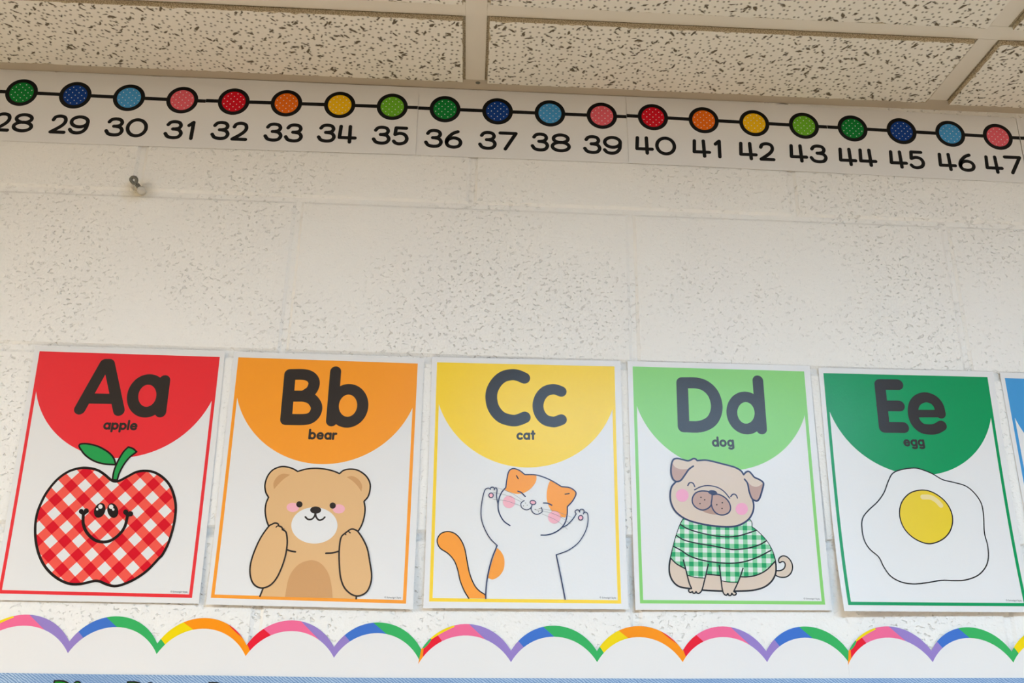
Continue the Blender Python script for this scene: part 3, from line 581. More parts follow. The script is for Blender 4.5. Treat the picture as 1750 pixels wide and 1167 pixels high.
   ['f', 'cat/mouth', 'black', [[15.1, -38.17], [15.07, -38.34], [14.97, -38.49], [14.83, -38.59], [14.66, -38.62], [14.49, -38.59], [14.35, -38.5], [14.25, -38.36], [14.21, -38.19], [14.25, -38.02], [14.34, -37.88], [14.49, -37.78], [14.66, -37.74], [14.83, -37.77], [14.97, -37.86], [15.07, -38]]],
   ['f', 'cat/mouth', 'black', [[16.75, -34.7], [16.72, -34.87], [16.62, -35.02], [16.48, -35.12], [16.31, -35.16], [16.14, -35.13], [16, -35.03], [15.9, -34.89], [15.87, -34.72], [15.9, -34.55], [15.99, -34.41], [16.14, -34.31], [16.31, -34.27], [16.48, -34.3], [16.62, -34.39], [16.72, -34.53]]],
   ['l', 'cat/arm#1', 'navy', 1.06, [[-29.99, -31.18], [-31.95, -22.33], [-31.54, -15.06], [-32.93, -12.74], [-34.58, -13.68, 1], [-34.55, -15.24, 1]]],
   ['l', 'cat/arm#1', 'navy', 1.06, [[-34.45, -14.57, 1], [-35.16, -12.68], [-37.07, -12.06], [-38.83, -13.11], [-39.02, -14.68, 1]]],
   ['l', 'cat/arm#1', 'navy', 1.06, [[-39.37, -14.02, 1], [-41.83, -13.41], [-45.11, -15.96], [-47.41, -25.5], [-48.65, -37.16], [-47.8, -48.13], [-43.79, -58.95], [-37.76, -68.56], [-30.19, -75.72, 1]]],
   ['l', 'cat', 'navy', 1.35, [[-30.18, -75.85, 1], [-35.13, -88.8], [-38.41, -101.58], [-40.47, -114.22], [-41.19, -124.64], [-41.13, -131.56]]],
   ['f', 'cat/arm#1', 'blush', [[-35.53, -21.19], [-35.69, -22.18], [-36.2, -23.02], [-36.98, -23.6], [-37.91, -23.82], [-38.85, -23.64], [-39.66, -23.11], [-40.21, -22.29], [-40.42, -21.31], [-40.25, -20.33], [-39.74, -19.48], [-38.96, -18.91], [-38.03, -18.69], [-37.09, -18.86], [-36.29, -19.4], [-35.74, -20.22]]],
   ['o', 'cat/arm#1', 'navy', 1.06, [[-35.53, -21.19], [-35.69, -22.18], [-36.2, -23.02], [-36.98, -23.6], [-37.91, -23.82], [-38.85, -23.64], [-39.66, -23.11], [-40.21, -22.29], [-40.42, -21.31], [-40.25, -20.33], [-39.74, -19.48], [-38.96, -18.91], [-38.03, -18.69], [-37.09, -18.86], [-36.29, -19.4], [-35.74, -20.22]]],
   ['l', 'cat/arm#2', 'navy', 1.06, [[39.55, -55.4], [46.76, -51.4], [52.92, -44.89], [56.31, -39.62, 1], [55.11, -37.11], [56.69, -35.3], [59.14, -35.24], [60.45, -37.64, 1]]],
   ['l', 'cat/arm#2', 'navy', 1.06, [[60.24, -36.76, 1], [60.82, -34.86], [63.06, -34.26], [65.16, -35.76], [64.32, -39.43, 1]]],
   ['l', 'cat/arm#2', 'navy', 1.06, [[64.67, -38.32, 1], [66.92, -37.38], [69.11, -39.65], [69.31, -47.59], [67.18, -56.41], [62.62, -65.23], [56.46, -72.73], [46.51, -79.63], [34.12, -84.41, 1]]],
   ['l', 'cat', 'navy', 1.35, [[34.12, -84.43, 1], [38.65, -106.32], [43.35, -130.87]]],
   ['f', 'cat/arm#2', 'blush', [[63.71, -43.64], [63.51, -44.62], [62.97, -45.45], [62.17, -46.02], [61.23, -46.23], [60.3, -46.06], [59.51, -45.53], [58.99, -44.72], [58.82, -43.76], [59.02, -42.78], [59.56, -41.95], [60.36, -41.38], [61.3, -41.16], [62.23, -41.33], [63.02, -41.86], [63.54, -42.68]]],
   ['o', 'cat/arm#2', 'navy', 1.06, [[63.71, -43.64], [63.51, -44.62], [62.97, -45.45], [62.17, -46.02], [61.23, -46.23], [60.3, -46.06], [59.51, -45.53], [58.99, -44.72], [58.82, -43.76], [59.02, -42.78], [59.56, -41.95], [60.36, -41.38], [61.3, -41.16], [62.23, -41.33], [63.02, -41.86], [63.54, -42.68]]],
  ]},
  'D': {'o': [545.95, -341.64], 'quad': [[-108.97, 139.08], [108.97, 140.32], [104.95, -138.55], [-108.88, -141.92]], 'frame': [[-102.86, 132.53], [101.56, 133], [97.73, -132.78], [-103.63, -135.32]], 'tips': [[-99.35, 84.39], [5.97, 11.77], [98.34, 82.65]], 'lift': [3.8, 0], 'items': [
   ['l', 'capital_letter', 'ink', 13.6, [[-45.16, 114.23, 1], [-46.02, 61.55, 1]]],
   ['l', 'capital_letter', 'ink', 13.6, [[-45.16, 114.23, 1], [-28.54, 114.5], [-17.47, 111.04], [-9.12, 102], [-5.83, 88.49], [-8.35, 76.37], [-15.36, 67.19], [-27.93, 61.95], [-46.02, 61.55, 1]]],
   ['o', 'lowercase_letter', 'ink', 12.7, [[44.44, 80.44], [43.72, 75.44], [41.93, 70.76], [39.19, 66.72], [35.69, 63.58], [31.67, 61.56], [27.4, 60.79], [23.16, 61.32], [19.24, 63.11], [15.91, 66.05], [13.37, 69.93], [11.82, 74.51], [11.36, 79.47], [12.02, 84.48], [13.77, 89.2], [16.49, 93.3], [20, 96.49], [24.06, 98.56], [28.38, 99.36], [32.67, 98.82], [36.63, 97], [39.99, 94], [42.51, 90.06], [44.03, 85.43]]],
   ['l', 'lowercase_letter', 'ink', 12.7, [[45.06, 119.76], [44.67, 61.29]]],
   ['w', 'word', 'ink', 2.5, 8.6, 'dog', [[-14.2, 38.63], [11.48, 39.22]]],
   ['f', 'dog/tail', 'cream', [[47.33, -98.14, 1], [52.36, -97.75], [56.38, -95.54], [58.18, -91.64], [57.26, -88.76], [54.8, -88.23], [52.18, -89.44], [51.09, -87.24], [52.71, -84], [56.93, -81.96], [61.79, -83.61], [65.31, -88.59], [66.02, -94.38], [63.61, -100.21], [58.71, -104.15], [52.84, -105.04], [48.25, -103.98], [46.11, -102.49, 1]]],
   ['o', 'dog/tail', 'black', 1.42, [[47.33, -98.14, 1], [52.36, -97.75], [56.38, -95.54], [58.18, -91.64], [57.26, -88.76], [54.8, -88.23], [52.18, -89.44], [51.09, -87.24], [52.71, -84], [56.93, -81.96], [61.79, -83.61], [65.31, -88.59], [66.02, -94.38], [63.61, -100.21], [58.71, -104.15], [52.84, -105.04], [48.25, -103.98], [46.11, -102.49, 1]]],
   ['f', 'dog', 'cream', [[-51.1, -43.18, 1], [-55.53, -50.55], [-60.13, -61.52], [-64.27, -73.86], [-67.86, -85.6], [-70.05, -95.29], [-69.86, -104.86], [-66.32, -112.41], [-60.19, -117.02], [-50.46, -118.72], [-33.84, -120.28], [-14.19, -120.84], [5.57, -120.45], [20.5, -119.22], [32.71, -115.65], [41.24, -109.48], [46.15, -102.01], [47.65, -94.76], [47.39, -87.02], [44.88, -76.36], [39.29, -65.69], [30.51, -56.01], [24.32, -51.19, 1], [24.52, -46.2], [21.99, -42.27, 1], [1, -51.23, 1]]],
   ['l', 'dog', 'black', 1.77, [[-51.1, -43.18, 1], [-55.53, -50.55], [-60.13, -61.52], [-64.27, -73.86], [-67.86, -85.6], [-70.05, -95.29], [-69.86, -104.86], [-66.32, -112.41], [-60.19, -117.02], [-50.46, -118.72], [-33.84, -120.28], [-14.19, -120.84], [5.57, -120.45], [20.5, -119.22], [32.71, -115.65], [41.24, -109.48], [46.15, -102.01], [47.65, -94.76], [47.39, -87.02], [44.88, -76.36], [39.29, -65.69], [30.51, -56.01], [24.32, -51.19, 1], [24.52, -46.2], [21.99, -42.27, 1]]],
   ['f', 'dog/sweater', 'gingham_green', [[-51.1, -43.18, 1], [-55.53, -50.55], [-60.13, -61.52], [-64.27, -73.86], [-67.94, -87.06, 1], [-61.81, -93.2], [-53.15, -97.82, 1], [-50.14, -105.42, 1], [-42.83, -107.17], [-32.5, -107.92, 1], [-29.53, -103.56, 1], [-22.82, -103.9], [-15.13, -104.51, 1], [-13.39, -110.39, 1], [-5.57, -111.66], [3.31, -111.96, 1], [7.84, -105.19, 1], [14.79, -105.24], [24.9, -103.41], [36.36, -97.89], [47.3, -88, 1], [44.88, -76.36], [39.29, -65.69], [30.51, -56.01], [24.32, -51.19, 1], [24.52, -46.2], [21.99, -42.27, 1], [11.34, -48.5, 1], [-4.03, -50.85], [-29.16, -48.45], [-41.16, -46.24]]],
   ['l', 'dog/sweater', 'black', 1.42, [[-55.03, -50.54], [-47.7, -54.82], [-34.84, -58.68], [-19.92, -61.6], [-4.88, -62.74], [8.32, -61.46], [20.75, -57.72], [29.09, -54.85]]],
   ['l', 'dog/sweater', 'black', 1.42, [[-60.48, -62.51], [-52.41, -67.24], [-38.56, -70.37], [-20.68, -72.91], [-5.82, -75.51], [4.16, -76.27], [19.39, -74.28], [31.82, -70.28], [39.24, -66.18]]],
   ['l', 'dog/sweater', 'black', 1.42, [[-64.5, -74.36], [-56.04, -78.56], [-46.41, -84.66], [-31.73, -88.9], [-13.95, -91.03], [0.01, -91.12], [14.17, -88.89], [28.62, -83.83], [43.88, -76.19]]],
   ['l', 'dog/sweater', 'black', 1.42, [[-67.95, -87.35], [-61.81, -93.2], [-53.15, -97.82]]],
   ['l', 'dog/sweater', 'black', 1.42, [[-50.14, -105.42], [-42.83, -107.17], [-32.5, -107.92]]],
   ['l', 'dog/sweater', 'black', 1.42, [[-29.53, -103.56], [-22.82, -103.9], [-15.13, -104.51]]],
   ['l', 'dog/sweater', 'black', 1.42, [[-13.39, -110.39], [-5.57, -111.66], [3.3, -112.15]]],
   ['l', 'dog/sweater', 'black', 1.42, [[7.82, -105.38], [14.79, -105.24], [24.9, -103.41], [36.36, -97.89], [47.3, -88]]],
   ['f', 'dog/leg#1', 'cream', [[-50.15, -105.61, 1], [-42.85, -107.37], [-32.52, -108.11, 1], [-35.78, -119.85], [-37.94, -122.72], [-39.95, -123.42], [-41.84, -122.33, 1], [-43.9, -123.69], [-46.29, -122.7, 1], [-48.77, -123.12], [-50.44, -121.55], [-49.51, -119.36], [-47.01, -118.65, 1]]],
   ['l', 'dog/leg#1', 'black', 1.42, [[-54.31, -88.7, 1], [-52.21, -98.76], [-49.55, -112.07], [-47.02, -118.84, 1], [-49.51, -119.27], [-50.43, -121.36], [-48.96, -123.03], [-46.34, -121.94, 1], [-45.65, -123.53], [-43.89, -123.59], [-42.4, -121.87, 1], [-41.23, -123.45], [-38.77, -123.4], [-35.78, -119.85], [-32.7, -110.78], [-30.2, -103.1], [-27.23, -92.95]]],
   ['f', 'dog/leg#2', 'cream', [[-13.41, -110.58, 1], [-5.59, -111.85], [3.3, -112.15, 1], [-1.39, -121.06, 1], [1.26, -122.43], [0.3, -124.52], [-2.17, -124.57], [-3.54, -123.28, 1], [-5.16, -125.01], [-7.74, -124.02, 1], [-9.6, -125.19], [-11.98, -124.1], [-13.55, -118.94]]],
   ['l', 'dog/leg#2', 'black', 1.42, [[-15.13, -93.66, 1], [-14.45, -104.69], [-13.71, -118.47], [-12.24, -123.64], [-9.79, -125.1], [-7.87, -123.17, 1], [-7.04, -125.14], [-4.87, -125.1], [-3.51, -122.9, 1], [-2.18, -124.67], [0.3, -124.52], [1.24, -122.62], [-1.39, -121.06, 1], [3.23, -112.91], [7.38, -104.72], [10.86, -96.3]]],
   ['f', 'dog/head', 'cream', [[-57.99, -2.66, 1], [-63.08, -8.41], [-65.2, -16.6], [-64.91, -25.69], [-61.29, -34.66], [-54.04, -41.48], [-44.19, -46.24], [-29.24, -49.67], [-14.19, -51.41], [-1.05, -51.7], [9.2, -49.97], [17.65, -45.79], [23.34, -40.66], [27.28, -33.54], [28.47, -26.46], [27.62, -20.4, 1], [29.78, -21.56], [32.82, -22.1], [35.97, -18.67], [39.48, -9.92], [41.58, -3.2], [40.79, -0.35], [36.87, 2.33], [31.87, 4.58], [29.05, 8.12], [26.16, 11.05], [22.8, 10.44], [19.66, 7.26, 1], [16.88, 11.63], [10.91, 15.11], [3.8, 17.21], [-5.39, 19.36], [-14.58, 21.51], [-22.8, 22.85], [-32.69, 22.07, 1], [-34.15, 23.7], [-36.71, 24.25], [-39.91, 22.6], [-43.58, 21.57], [-49.72, 22.86], [-55.88, 23.95], [-60.43, 21.74], [-62.74, 14.21], [-63.12, 5.94], [-61.15, -0.18]]],
   ['f', 'dog/ear#1', 'cocoa', [[-61.31, 18.39, 1], [-57.91, 13.82], [-51.83, 11.7], [-43.05, 12.14, 1], [-48, 6.12], [-51.93, -0.45], [-56.66, -2.62], [-60.95, -0.17], [-62.71, 5.95], [-62.58, 13.18]]],
   ['f', 'dog/ear#2', 'cocoa', [[23.68, -1.09, 1], [28.01, -5.09], [33.08, -6.19], [37.87, -4.33], [41.57, -0.84, 1], [39.48, -9.92], [36.22, -18.16], [32.83, -22], [29.33, -20.86], [26.05, -16.88], [24.59, -9.27]]],
   ['o', 'dog/head', 'navy', 1.92, [[-57.99, -2.66, 1], [-63.08, -8.41], [-65.2, -16.6], [-64.91, -25.69], [-61.29, -34.66], [-54.04, -41.48], [-44.19, -46.24], [-29.24, -49.67], [-14.19, -51.41], [-1.05, -51.7], [9.2, -49.97], [17.65, -45.79], [23.34, -40.66], [27.28, -33.54], [28.47, -26.46], [27.62, -20.4, 1], [29.78, -21.56], [32.82, -22.1], [35.97, -18.67], [39.48, -9.92], [41.58, -3.2], [40.79, -0.35], [36.87, 2.33], [31.87, 4.58], [29.05, 8.12], [26.16, 11.05], [22.8, 10.44], [19.66, 7.26, 1], [16.88, 11.63], [10.91, 15.11], [3.8, 17.21], [-5.39, 19.36], [-14.58, 21.51], [-22.8, 22.85], [-32.69, 22.07, 1], [-34.15, 23.7], [-36.71, 24.25], [-39.91, 22.6], [-43.58, 21.57], [-49.72, 22.86], [-55.88, 23.95], [-60.43, 21.74], [-62.74, 14.21], [-63.12, 5.94], [-61.15, -0.18]]],
   ['l', 'dog/ear#1', 'navy', 1.85, [[-37.39, 15.6], [-42.55, 11.84], [-47.31, 5.52], [-51.93, -0.45], [-55.1, -2.28], [-57.99, -2.66]]],
   ['l', 'dog/ear#2', 'navy', 1.85, [[20.31, 2.12], [23.35, -2.64], [24.43, -11.32], [26.18, -17.89], [27.81, -20.6]]],
   ['l', 'dog/eye#1', 'navy', 1.42, [[-44.88, -6.72], [-43.19, -4.02], [-40.79, -3.24], [-38.4, -4.51], [-37.14, -7.75]]],
   ['l', 'dog/eye#2', 'navy', 1.42, [[3.1, -17.96], [5.1, -15.77], [7.5, -15.2], [9.64, -16.78], [10.47, -19.4]]],
   ['l', 'dog/head', 'navy', 1.28, [[-37.66, -11.54], [-30.8, -8], [-22.49, -6.26], [-12.31, -7.64], [-4.4, -12.24], [1.73, -19.82]]],
   ['f', 'dog/muzzle', 'cocoa_dark', [[-32.31, -33.46, 1], [-26.1, -31.8], [-19.73, -27.62], [-16.55, -33.59], [-12.83, -38.71, 1], [-19.4, -38.27], [-26.4, -36.63]]],
   ['f', 'dog/muzzle', 'cocoa', [[-17.86, -17.46, 1], [-18.52, -24.56], [-21.2, -29.87], [-26.19, -33.11], [-31.31, -33.74], [-37.25, -31.07], [-40.63, -26.11], [-40.18, -20.04], [-36.32, -14.87], [-30.05, -12.57], [-22.89, -12.8], [-17.87, -14.41]]],
   ['o', 'dog/muzzle', 'navy', 1.49, [[-17.86, -17.46, 1], [-18.52, -24.56], [-21.2, -29.87], [-26.19, -33.11], [-31.31, -33.74], [-37.25, -31.07], [-40.63, -26.11], [-40.18, -20.04], [-36.32, -14.87], [-30.05, -12.57], [-22.89, -12.8], [-17.87, -14.41]]],
   ['f', 'dog/muzzle', 'cocoa', [[-17.8, -16.44, 1], [-10.8, -15.86], [-3.85, -19.14], [0.68, -24.6], [1.95, -31.13], [-0.76, -36.22], [-7.04, -38.78], [-13.27, -37.82], [-17.57, -33.61], [-19.5, -27.11], [-18.53, -21.53]]],
   ['o', 'dog/muzzle', 'navy', 1.49, [[-17.8, -16.44, 1], [-10.8, -15.86], [-3.85, -19.14], [0.68, -24.6], [1.95, -31.13], [-0.76, -36.22], [-7.04, -38.78], [-13.27, -37.82], [-17.57, -33.61], [-19.5, -27.11], [-18.53, -21.53]]],
   ['f', 'dog/muzzle', 'black', [[-29.96, -19.68], [-30.04, -20], [-30.23, -20.26], [-30.51, -20.45], [-30.82, -20.51], [-31.13, -20.46], [-31.39, -20.29], [-31.55, -20.03], [-31.59, -19.72], [-31.51, -19.41], [-31.32, -19.14], [-31.04, -18.96], [-30.73, -18.89], [-30.42, -18.94], [-30.16, -19.11], [-30, -19.37]]],
   ['f', 'dog/muzzle', 'black', [[-25.94, -22.42], [-26.02, -22.73], [-26.21, -23], [-26.49, -23.18], [-26.8, -23.25], [-27.11, -23.2], [-27.37, -23.03], [-27.53, -22.77], [-27.57, -22.46], [-27.49, -22.15], [-27.3, -21.88], [-27.02, -21.7], [-26.7, -21.63], [-26.39, -21.68], [-26.14, -21.85], [-25.98, -22.11]]],
   ['f', 'dog/muzzle', 'black', [[-31.5, -26.7], [-31.58, -27.01], [-31.77, -27.27], [-32.04, -27.46], [-32.36, -27.52], [-32.67, -27.47], [-32.92, -27.3], [-33.08, -27.04], [-33.13, -26.74], [-33.05, -26.43], [-32.85, -26.16], [-32.58, -25.98], [-32.26, -25.91], [-31.96, -25.96], [-31.7, -26.13], [-31.54, -26.39]]],
   ['f', 'dog/muzzle', 'black', [[-6.21, -25.17], [-6.29, -25.49], [-6.48, -25.75], [-6.76, -25.93], [-7.08, -26], [-7.39, -25.95], [-7.64, -25.78], [-7.8, -25.52], [-7.84, -25.21], [-7.76, -24.9], [-7.56, -24.64], [-7.29, -24.45], [-6.97, -24.38], [-6.66, -24.44], [-6.41, -24.61], [-6.25, -24.87]]],
   ['f', 'dog/muzzle', 'black', [[-12.59, -27.55], [-12.67, -27.86], [-12.87, -28.13], [-13.14, -28.31], [-13.46, -28.38], [-13.77, -28.32], [-14.02, -28.16], [-14.18, -27.9], [-14.22, -27.59], [-14.14, -27.28], [-13.95, -27.01], [-13.67, -26.83], [-13.35, -26.76], [-13.05, -26.82], [-12.79, -26.98], [-12.63, -27.24]]],
   ['f', 'dog/muzzle', 'black', [[-6.95, -31.55], [-7.03, -31.86], [-7.23, -32.12], [-7.5, -32.3], [-7.82, -32.37], [-8.13, -32.32], [-8.38, -32.15], [-8.54, -31.89], [-8.58, -31.58], [-8.5, -31.27], [-8.3, -31.01], [-8.03, -30.83], [-7.71, -30.76], [-7.4, -30.81], [-7.15, -30.98], [-6.99, -31.24]]],
   ['f', 'dog/nose', 'navy', [[-22.39, -12.99], [-18.7, -11.37], [-13.64, -12.27], [-11.8, -15.48], [-13.41, -16.64], [-16.16, -16.4], [-18.01, -18.17], [-19.03, -16.47], [-21.49, -15.01]]],
   ['f', 'dog/cheek#1', 'rose', [[-44.66, -17.92], [-45.35, -20.69], [-47.03, -23.06], [-49.43, -24.67], [-52.18, -25.28], [-54.88, -24.8], [-57.12, -23.3], [-58.55, -21.01], [-58.96, -18.27], [-58.28, -15.5], [-56.61, -13.11], [-54.21, -11.49], [-51.44, -10.87], [-48.72, -11.35], [-46.48, -12.86], [-45.06, -15.17]]],
   ['f', 'dog/cheek#2', 'rose', [[21.42, -31.47], [20.69, -34.07], [19.01, -36.29], [16.64, -37.8], [13.95, -38.38], [11.33, -37.93], [9.19, -36.52], [7.85, -34.37], [7.51, -31.8], [8.23, -29.2], [9.9, -26.97], [12.27, -25.44], [14.98, -24.86], [17.61, -25.31], [19.75, -26.73], [21.09, -28.89]]],
  ]},
  'E': {'o': [771.39, -342.23], 'quad': [[-106.25, 138.68], [106.25, 140.72], [99.45, -136.1], [-111.54, -139.2]], 'frame': [[-100.86, 132.21], [98.38, 133.64], [94.17, -130.06], [-106.15, -132.84]], 'tips': [[-98.13, 84.66], [-0.69, 12.5], [94.08, 83.22]], 'lift': [9, 5], 'items': [
   ['l', 'capital_letter', 'ink', 13.1, [[-12.48, 120.59, 1], [-34.2, 120.16, 1], [-35.47, 67.99, 1], [-12.68, 68.4, 1]]],
   ['l', 'capital_letter', 'ink', 13.1, [[-35.13, 93.91], [-14.18, 94.41]]],
   ['l', 'lowercase_letter', 'ink', 9.18, [[4.54, 85.58], [34.7, 86.47]]],
   ['l', 'lowercase_letter', 'ink', 12.4, [[34.13, 86.7], [33.13, 96.07], [28.13, 103.04], [18.89, 105.96], [9.37, 102.72], [3.45, 95.8], [1.02, 85.36], [2.82, 75.11], [9.81, 68.08], [20.39, 66.94], [27.21, 68.58], [33.09, 71.88]]],
   ['w', 'word', 'ink', 2.5, 8.5, 'egg', [[-15.33, 45.77], [9.76, 46.46]]],
   ['f', 'egg', 'white', [[-7.41, 20.76], [1.42, 19.33], [13.6, 14.52], [24.22, 8.16], [36.65, 5.3], [50.19, 1.45], [59.11, -6.56], [64.84, -17.76], [65.15, -31.5], [62.44, -51.34], [63.37, -64.76], [61.68, -78.13], [56.16, -89.05], [45.49, -98.22], [30.71, -103.39], [18.08, -104.37], [3.17, -104.45], [-14.78, -107.43], [-29.94, -108.93], [-43.15, -106.87], [-53.19, -100.95], [-58.97, -91.59], [-63.1, -80.69], [-71.94, -72.11], [-76.62, -61.93], [-77.16, -48.51], [-74.67, -37.98], [-66.87, -29.12], [-55.39, -19.49], [-46.23, -8.59], [-39.25, 4.86], [-32.86, 13.95], [-21.92, 18.58]]],
   ['o', 'egg', 'black', 1.35, [[-7.41, 20.76], [1.42, 19.33], [13.6, 14.52], [24.22, 8.16], [36.65, 5.3], [50.19, 1.45], [59.11, -6.56], [64.84, -17.76], [65.15, -31.5], [62.44, -51.34], [63.37, -64.76], [61.68, -78.13], [56.16, -89.05], [45.49, -98.22], [30.71, -103.39], [18.08, -104.37], [3.17, -104.45], [-14.78, -107.43], [-29.94, -108.93], [-43.15, -106.87], [-53.19, -100.95], [-58.97, -91.59], [-63.1, -80.69], [-71.94, -72.11], [-76.62, -61.93], [-77.16, -48.51], [-74.67, -37.98], [-66.87, -29.12], [-55.39, -19.49], [-46.23, -8.59], [-39.25, 4.86], [-32.86, 13.95], [-21.92, 18.58]]],
   ['f', 'egg/yolk', 'yolk', [[-2.18, -4.57], [10.29, -6.78], [21.76, -15.05], [27.82, -26.17], [28.24, -38.58], [22.62, -51.03], [12.18, -60.08], [-1.86, -64.79], [-13.99, -62.27], [-24.13, -55.19], [-30.42, -44.92], [-31.71, -31.98], [-27.06, -18.78], [-16.21, -8.46]]],
   ['o', 'egg/yolk', 'black', 1.35, [[-2.18, -4.57], [10.29, -6.78], [21.76, -15.05], [27.82, -26.17], [28.24, -38.58], [22.62, -51.03], [12.18, -60.08], [-1.86, -64.79], [-13.99, -62.27], [-24.13, -55.19], [-30.42, -44.92], [-31.71, -31.98], [-27.06, -18.78], [-16.21, -8.46]]],
   ['l', 'egg/highlight', 'gleam', 5.6, [[-1.87, -12.5], [6.8, -12.66], [13.25, -16.27], [17.52, -21.43]]],
  ]},
 }}
gingham('gingham_red', DATA['ging']['red'], (229, 229, 229), (242, 92, 80), (216, 24, 42))
gingham('gingham_green', DATA['ging']['green'], (229, 231, 229), (140, 204, 160), (38, 158, 98))
GLYPH = {   # strokes of the rounded word lettering, in x-heights; second item is the advance width
    'a': ([('o', .43, .5, .43, .5), [(.86, 1.0), (.86, 0)]], .86),
    'b': ([('o', .45, .5, .43, .5), [(0, 1.6), (0, 0)]], .88),
    'c': ([[(.76, .86), (.6, .97), (.42, 1.0), (.2, .92), (.04, .7), (.0, .5), (.04, .3), (.2, .08), (.42, 0), (.6, .03), (.76, .14)]], .74),
    'd': ([('o', .43, .5, .43, .5), [(.88, 1.6), (.88, 0)]], .88),
    'e': ([[(.06, .52), (.86, .52)], [(.86, .52), (.8, .8), (.62, .97), (.42, 1.0), (.2, .92), (.04, .7), (.0, .5), (.04, .3), (.2, .08), (.44, 0), (.64, .03), (.8, .14)]], .86),
    'g': ([('o', .43, .5, .43, .5), [(.86, 1.0), (.86, -.2), (.78, -.42), (.6, -.52), (.34, -.52), (.14, -.44)]], .86),
    'l': ([[(0, 1.6), (0, 0)]], 0.02),
    'o': ([('o', .46, .5, .46, .5)], .92),
    'p': ([('o', .45, .5, .43, .5), [(0, 1.0), (0, -.5)]], .88),
    'r': ([[(0, 1.0), (0, 0)], [(0, .62), (.1, .85), (.28, .98), (.48, .98)]], .46),
    't': ([[(.24, 1.45), (.24, 0)], [(0, 1.0), (.5, 1.0)]], .5)}
def word(sh, key, mat, w, xh, text, base):
    a, b_ = Vector(base[0][:2]), Vector(base[1][:2]); full = (b_-a).length; d = (b_-a).normalized()
    nat = sum(GLYPH[c][1] for c in text); h = xh - w
    gap = w*1.18
    sx = (full - w - gap*(len(text)-1))/nat; x = w/2
    up = Vector((-d.y, d.x)); sh.layer += 1
    for c in text:
        st, adv = GLYPH[c]
        for s_ in st:
            if s_[0] == 'o':
                _, cx, cy, rx, ry = s_
                q = [a + d*(x + (cx + rx*math.cos(t*math.pi/12))*sx) + up*(w/2 + (cy + ry*math.sin(t*math.pi/12))*h) for t in range(24)]
                sh.ribbon(key, mat, q, w, True); sh.layer += .4
            else:
                q = [a + d*(x + px*sx) + up*(w/2 + py*h) for px, py in s_]
                sh.ribbon(key, mat, smooth(q, 'run'), w if c != 'e' or len(s_) > 2 else w*.8, False); sh.layer += .4
        x += adv*sx + gap
def small_text(text, width, right, base, y_of, parent, mat, layer=40):
    cu = bpy.data.curves.new('small_print', 'FONT'); cu.body = text; cu.size = 1.0
    o = bpy.data.objects.new('small_print', cu); COL.objects.link(o)
    dg = bpy.context.evaluated_depsgraph_get(); dg.update()
    me = bpy.data.meshes.new_from_object(o.evaluated_get(dg))
    bpy.data.objects.remove(o); bpy.data.curves.remove(cu)
    xs = [v.co.x for v in me.vertices]; k = width/(max(xs)-min(xs)); x1 = max(xs)
    for v in me.vertices:
        u, vv = right + (v.co.x-x1)*k, base + v.co.y*k
        v.co = Vector((u, -(y_of(u, vv) + .31 + .03*layer), vv))*MM
    me.materials.clear(); me.materials.append(MATS[mat]); me.name = 'small_print'
    t = bpy.data.objects.new('small_print', me); COL.objects.link(t); t.parent = parent
    return t
def lerp4(q, s, t):
    a, b_, c, d = [Vector(p[:2]) for p in q]
    return (a*(1-s)+b_*s)*(1-t) + (d*(1-s)+c*s)*t
POSTER_LABEL = {
    'A': ('red alphabet poster Aa with the word apple and a smiling red gingham apple', 'red'),
    'B': ('orange alphabet poster Bb with the word bear and a brown bear holding its cheeks', 'orange'),
    'C': ('yellow alphabet poster Cc with the word cat and an orange and white cat, paws raised', 'yellow'),
    'D': ('light green alphabet poster Dd with the word dog and a pug in a gingham sweater', 'light_green'),
    'E': ('dark green alphabet poster Ee with the word egg and a fried egg', 'dark_green'),
    'F': ('blue bordered alphabet poster cut off by the right edge of the photo', 'blue')}
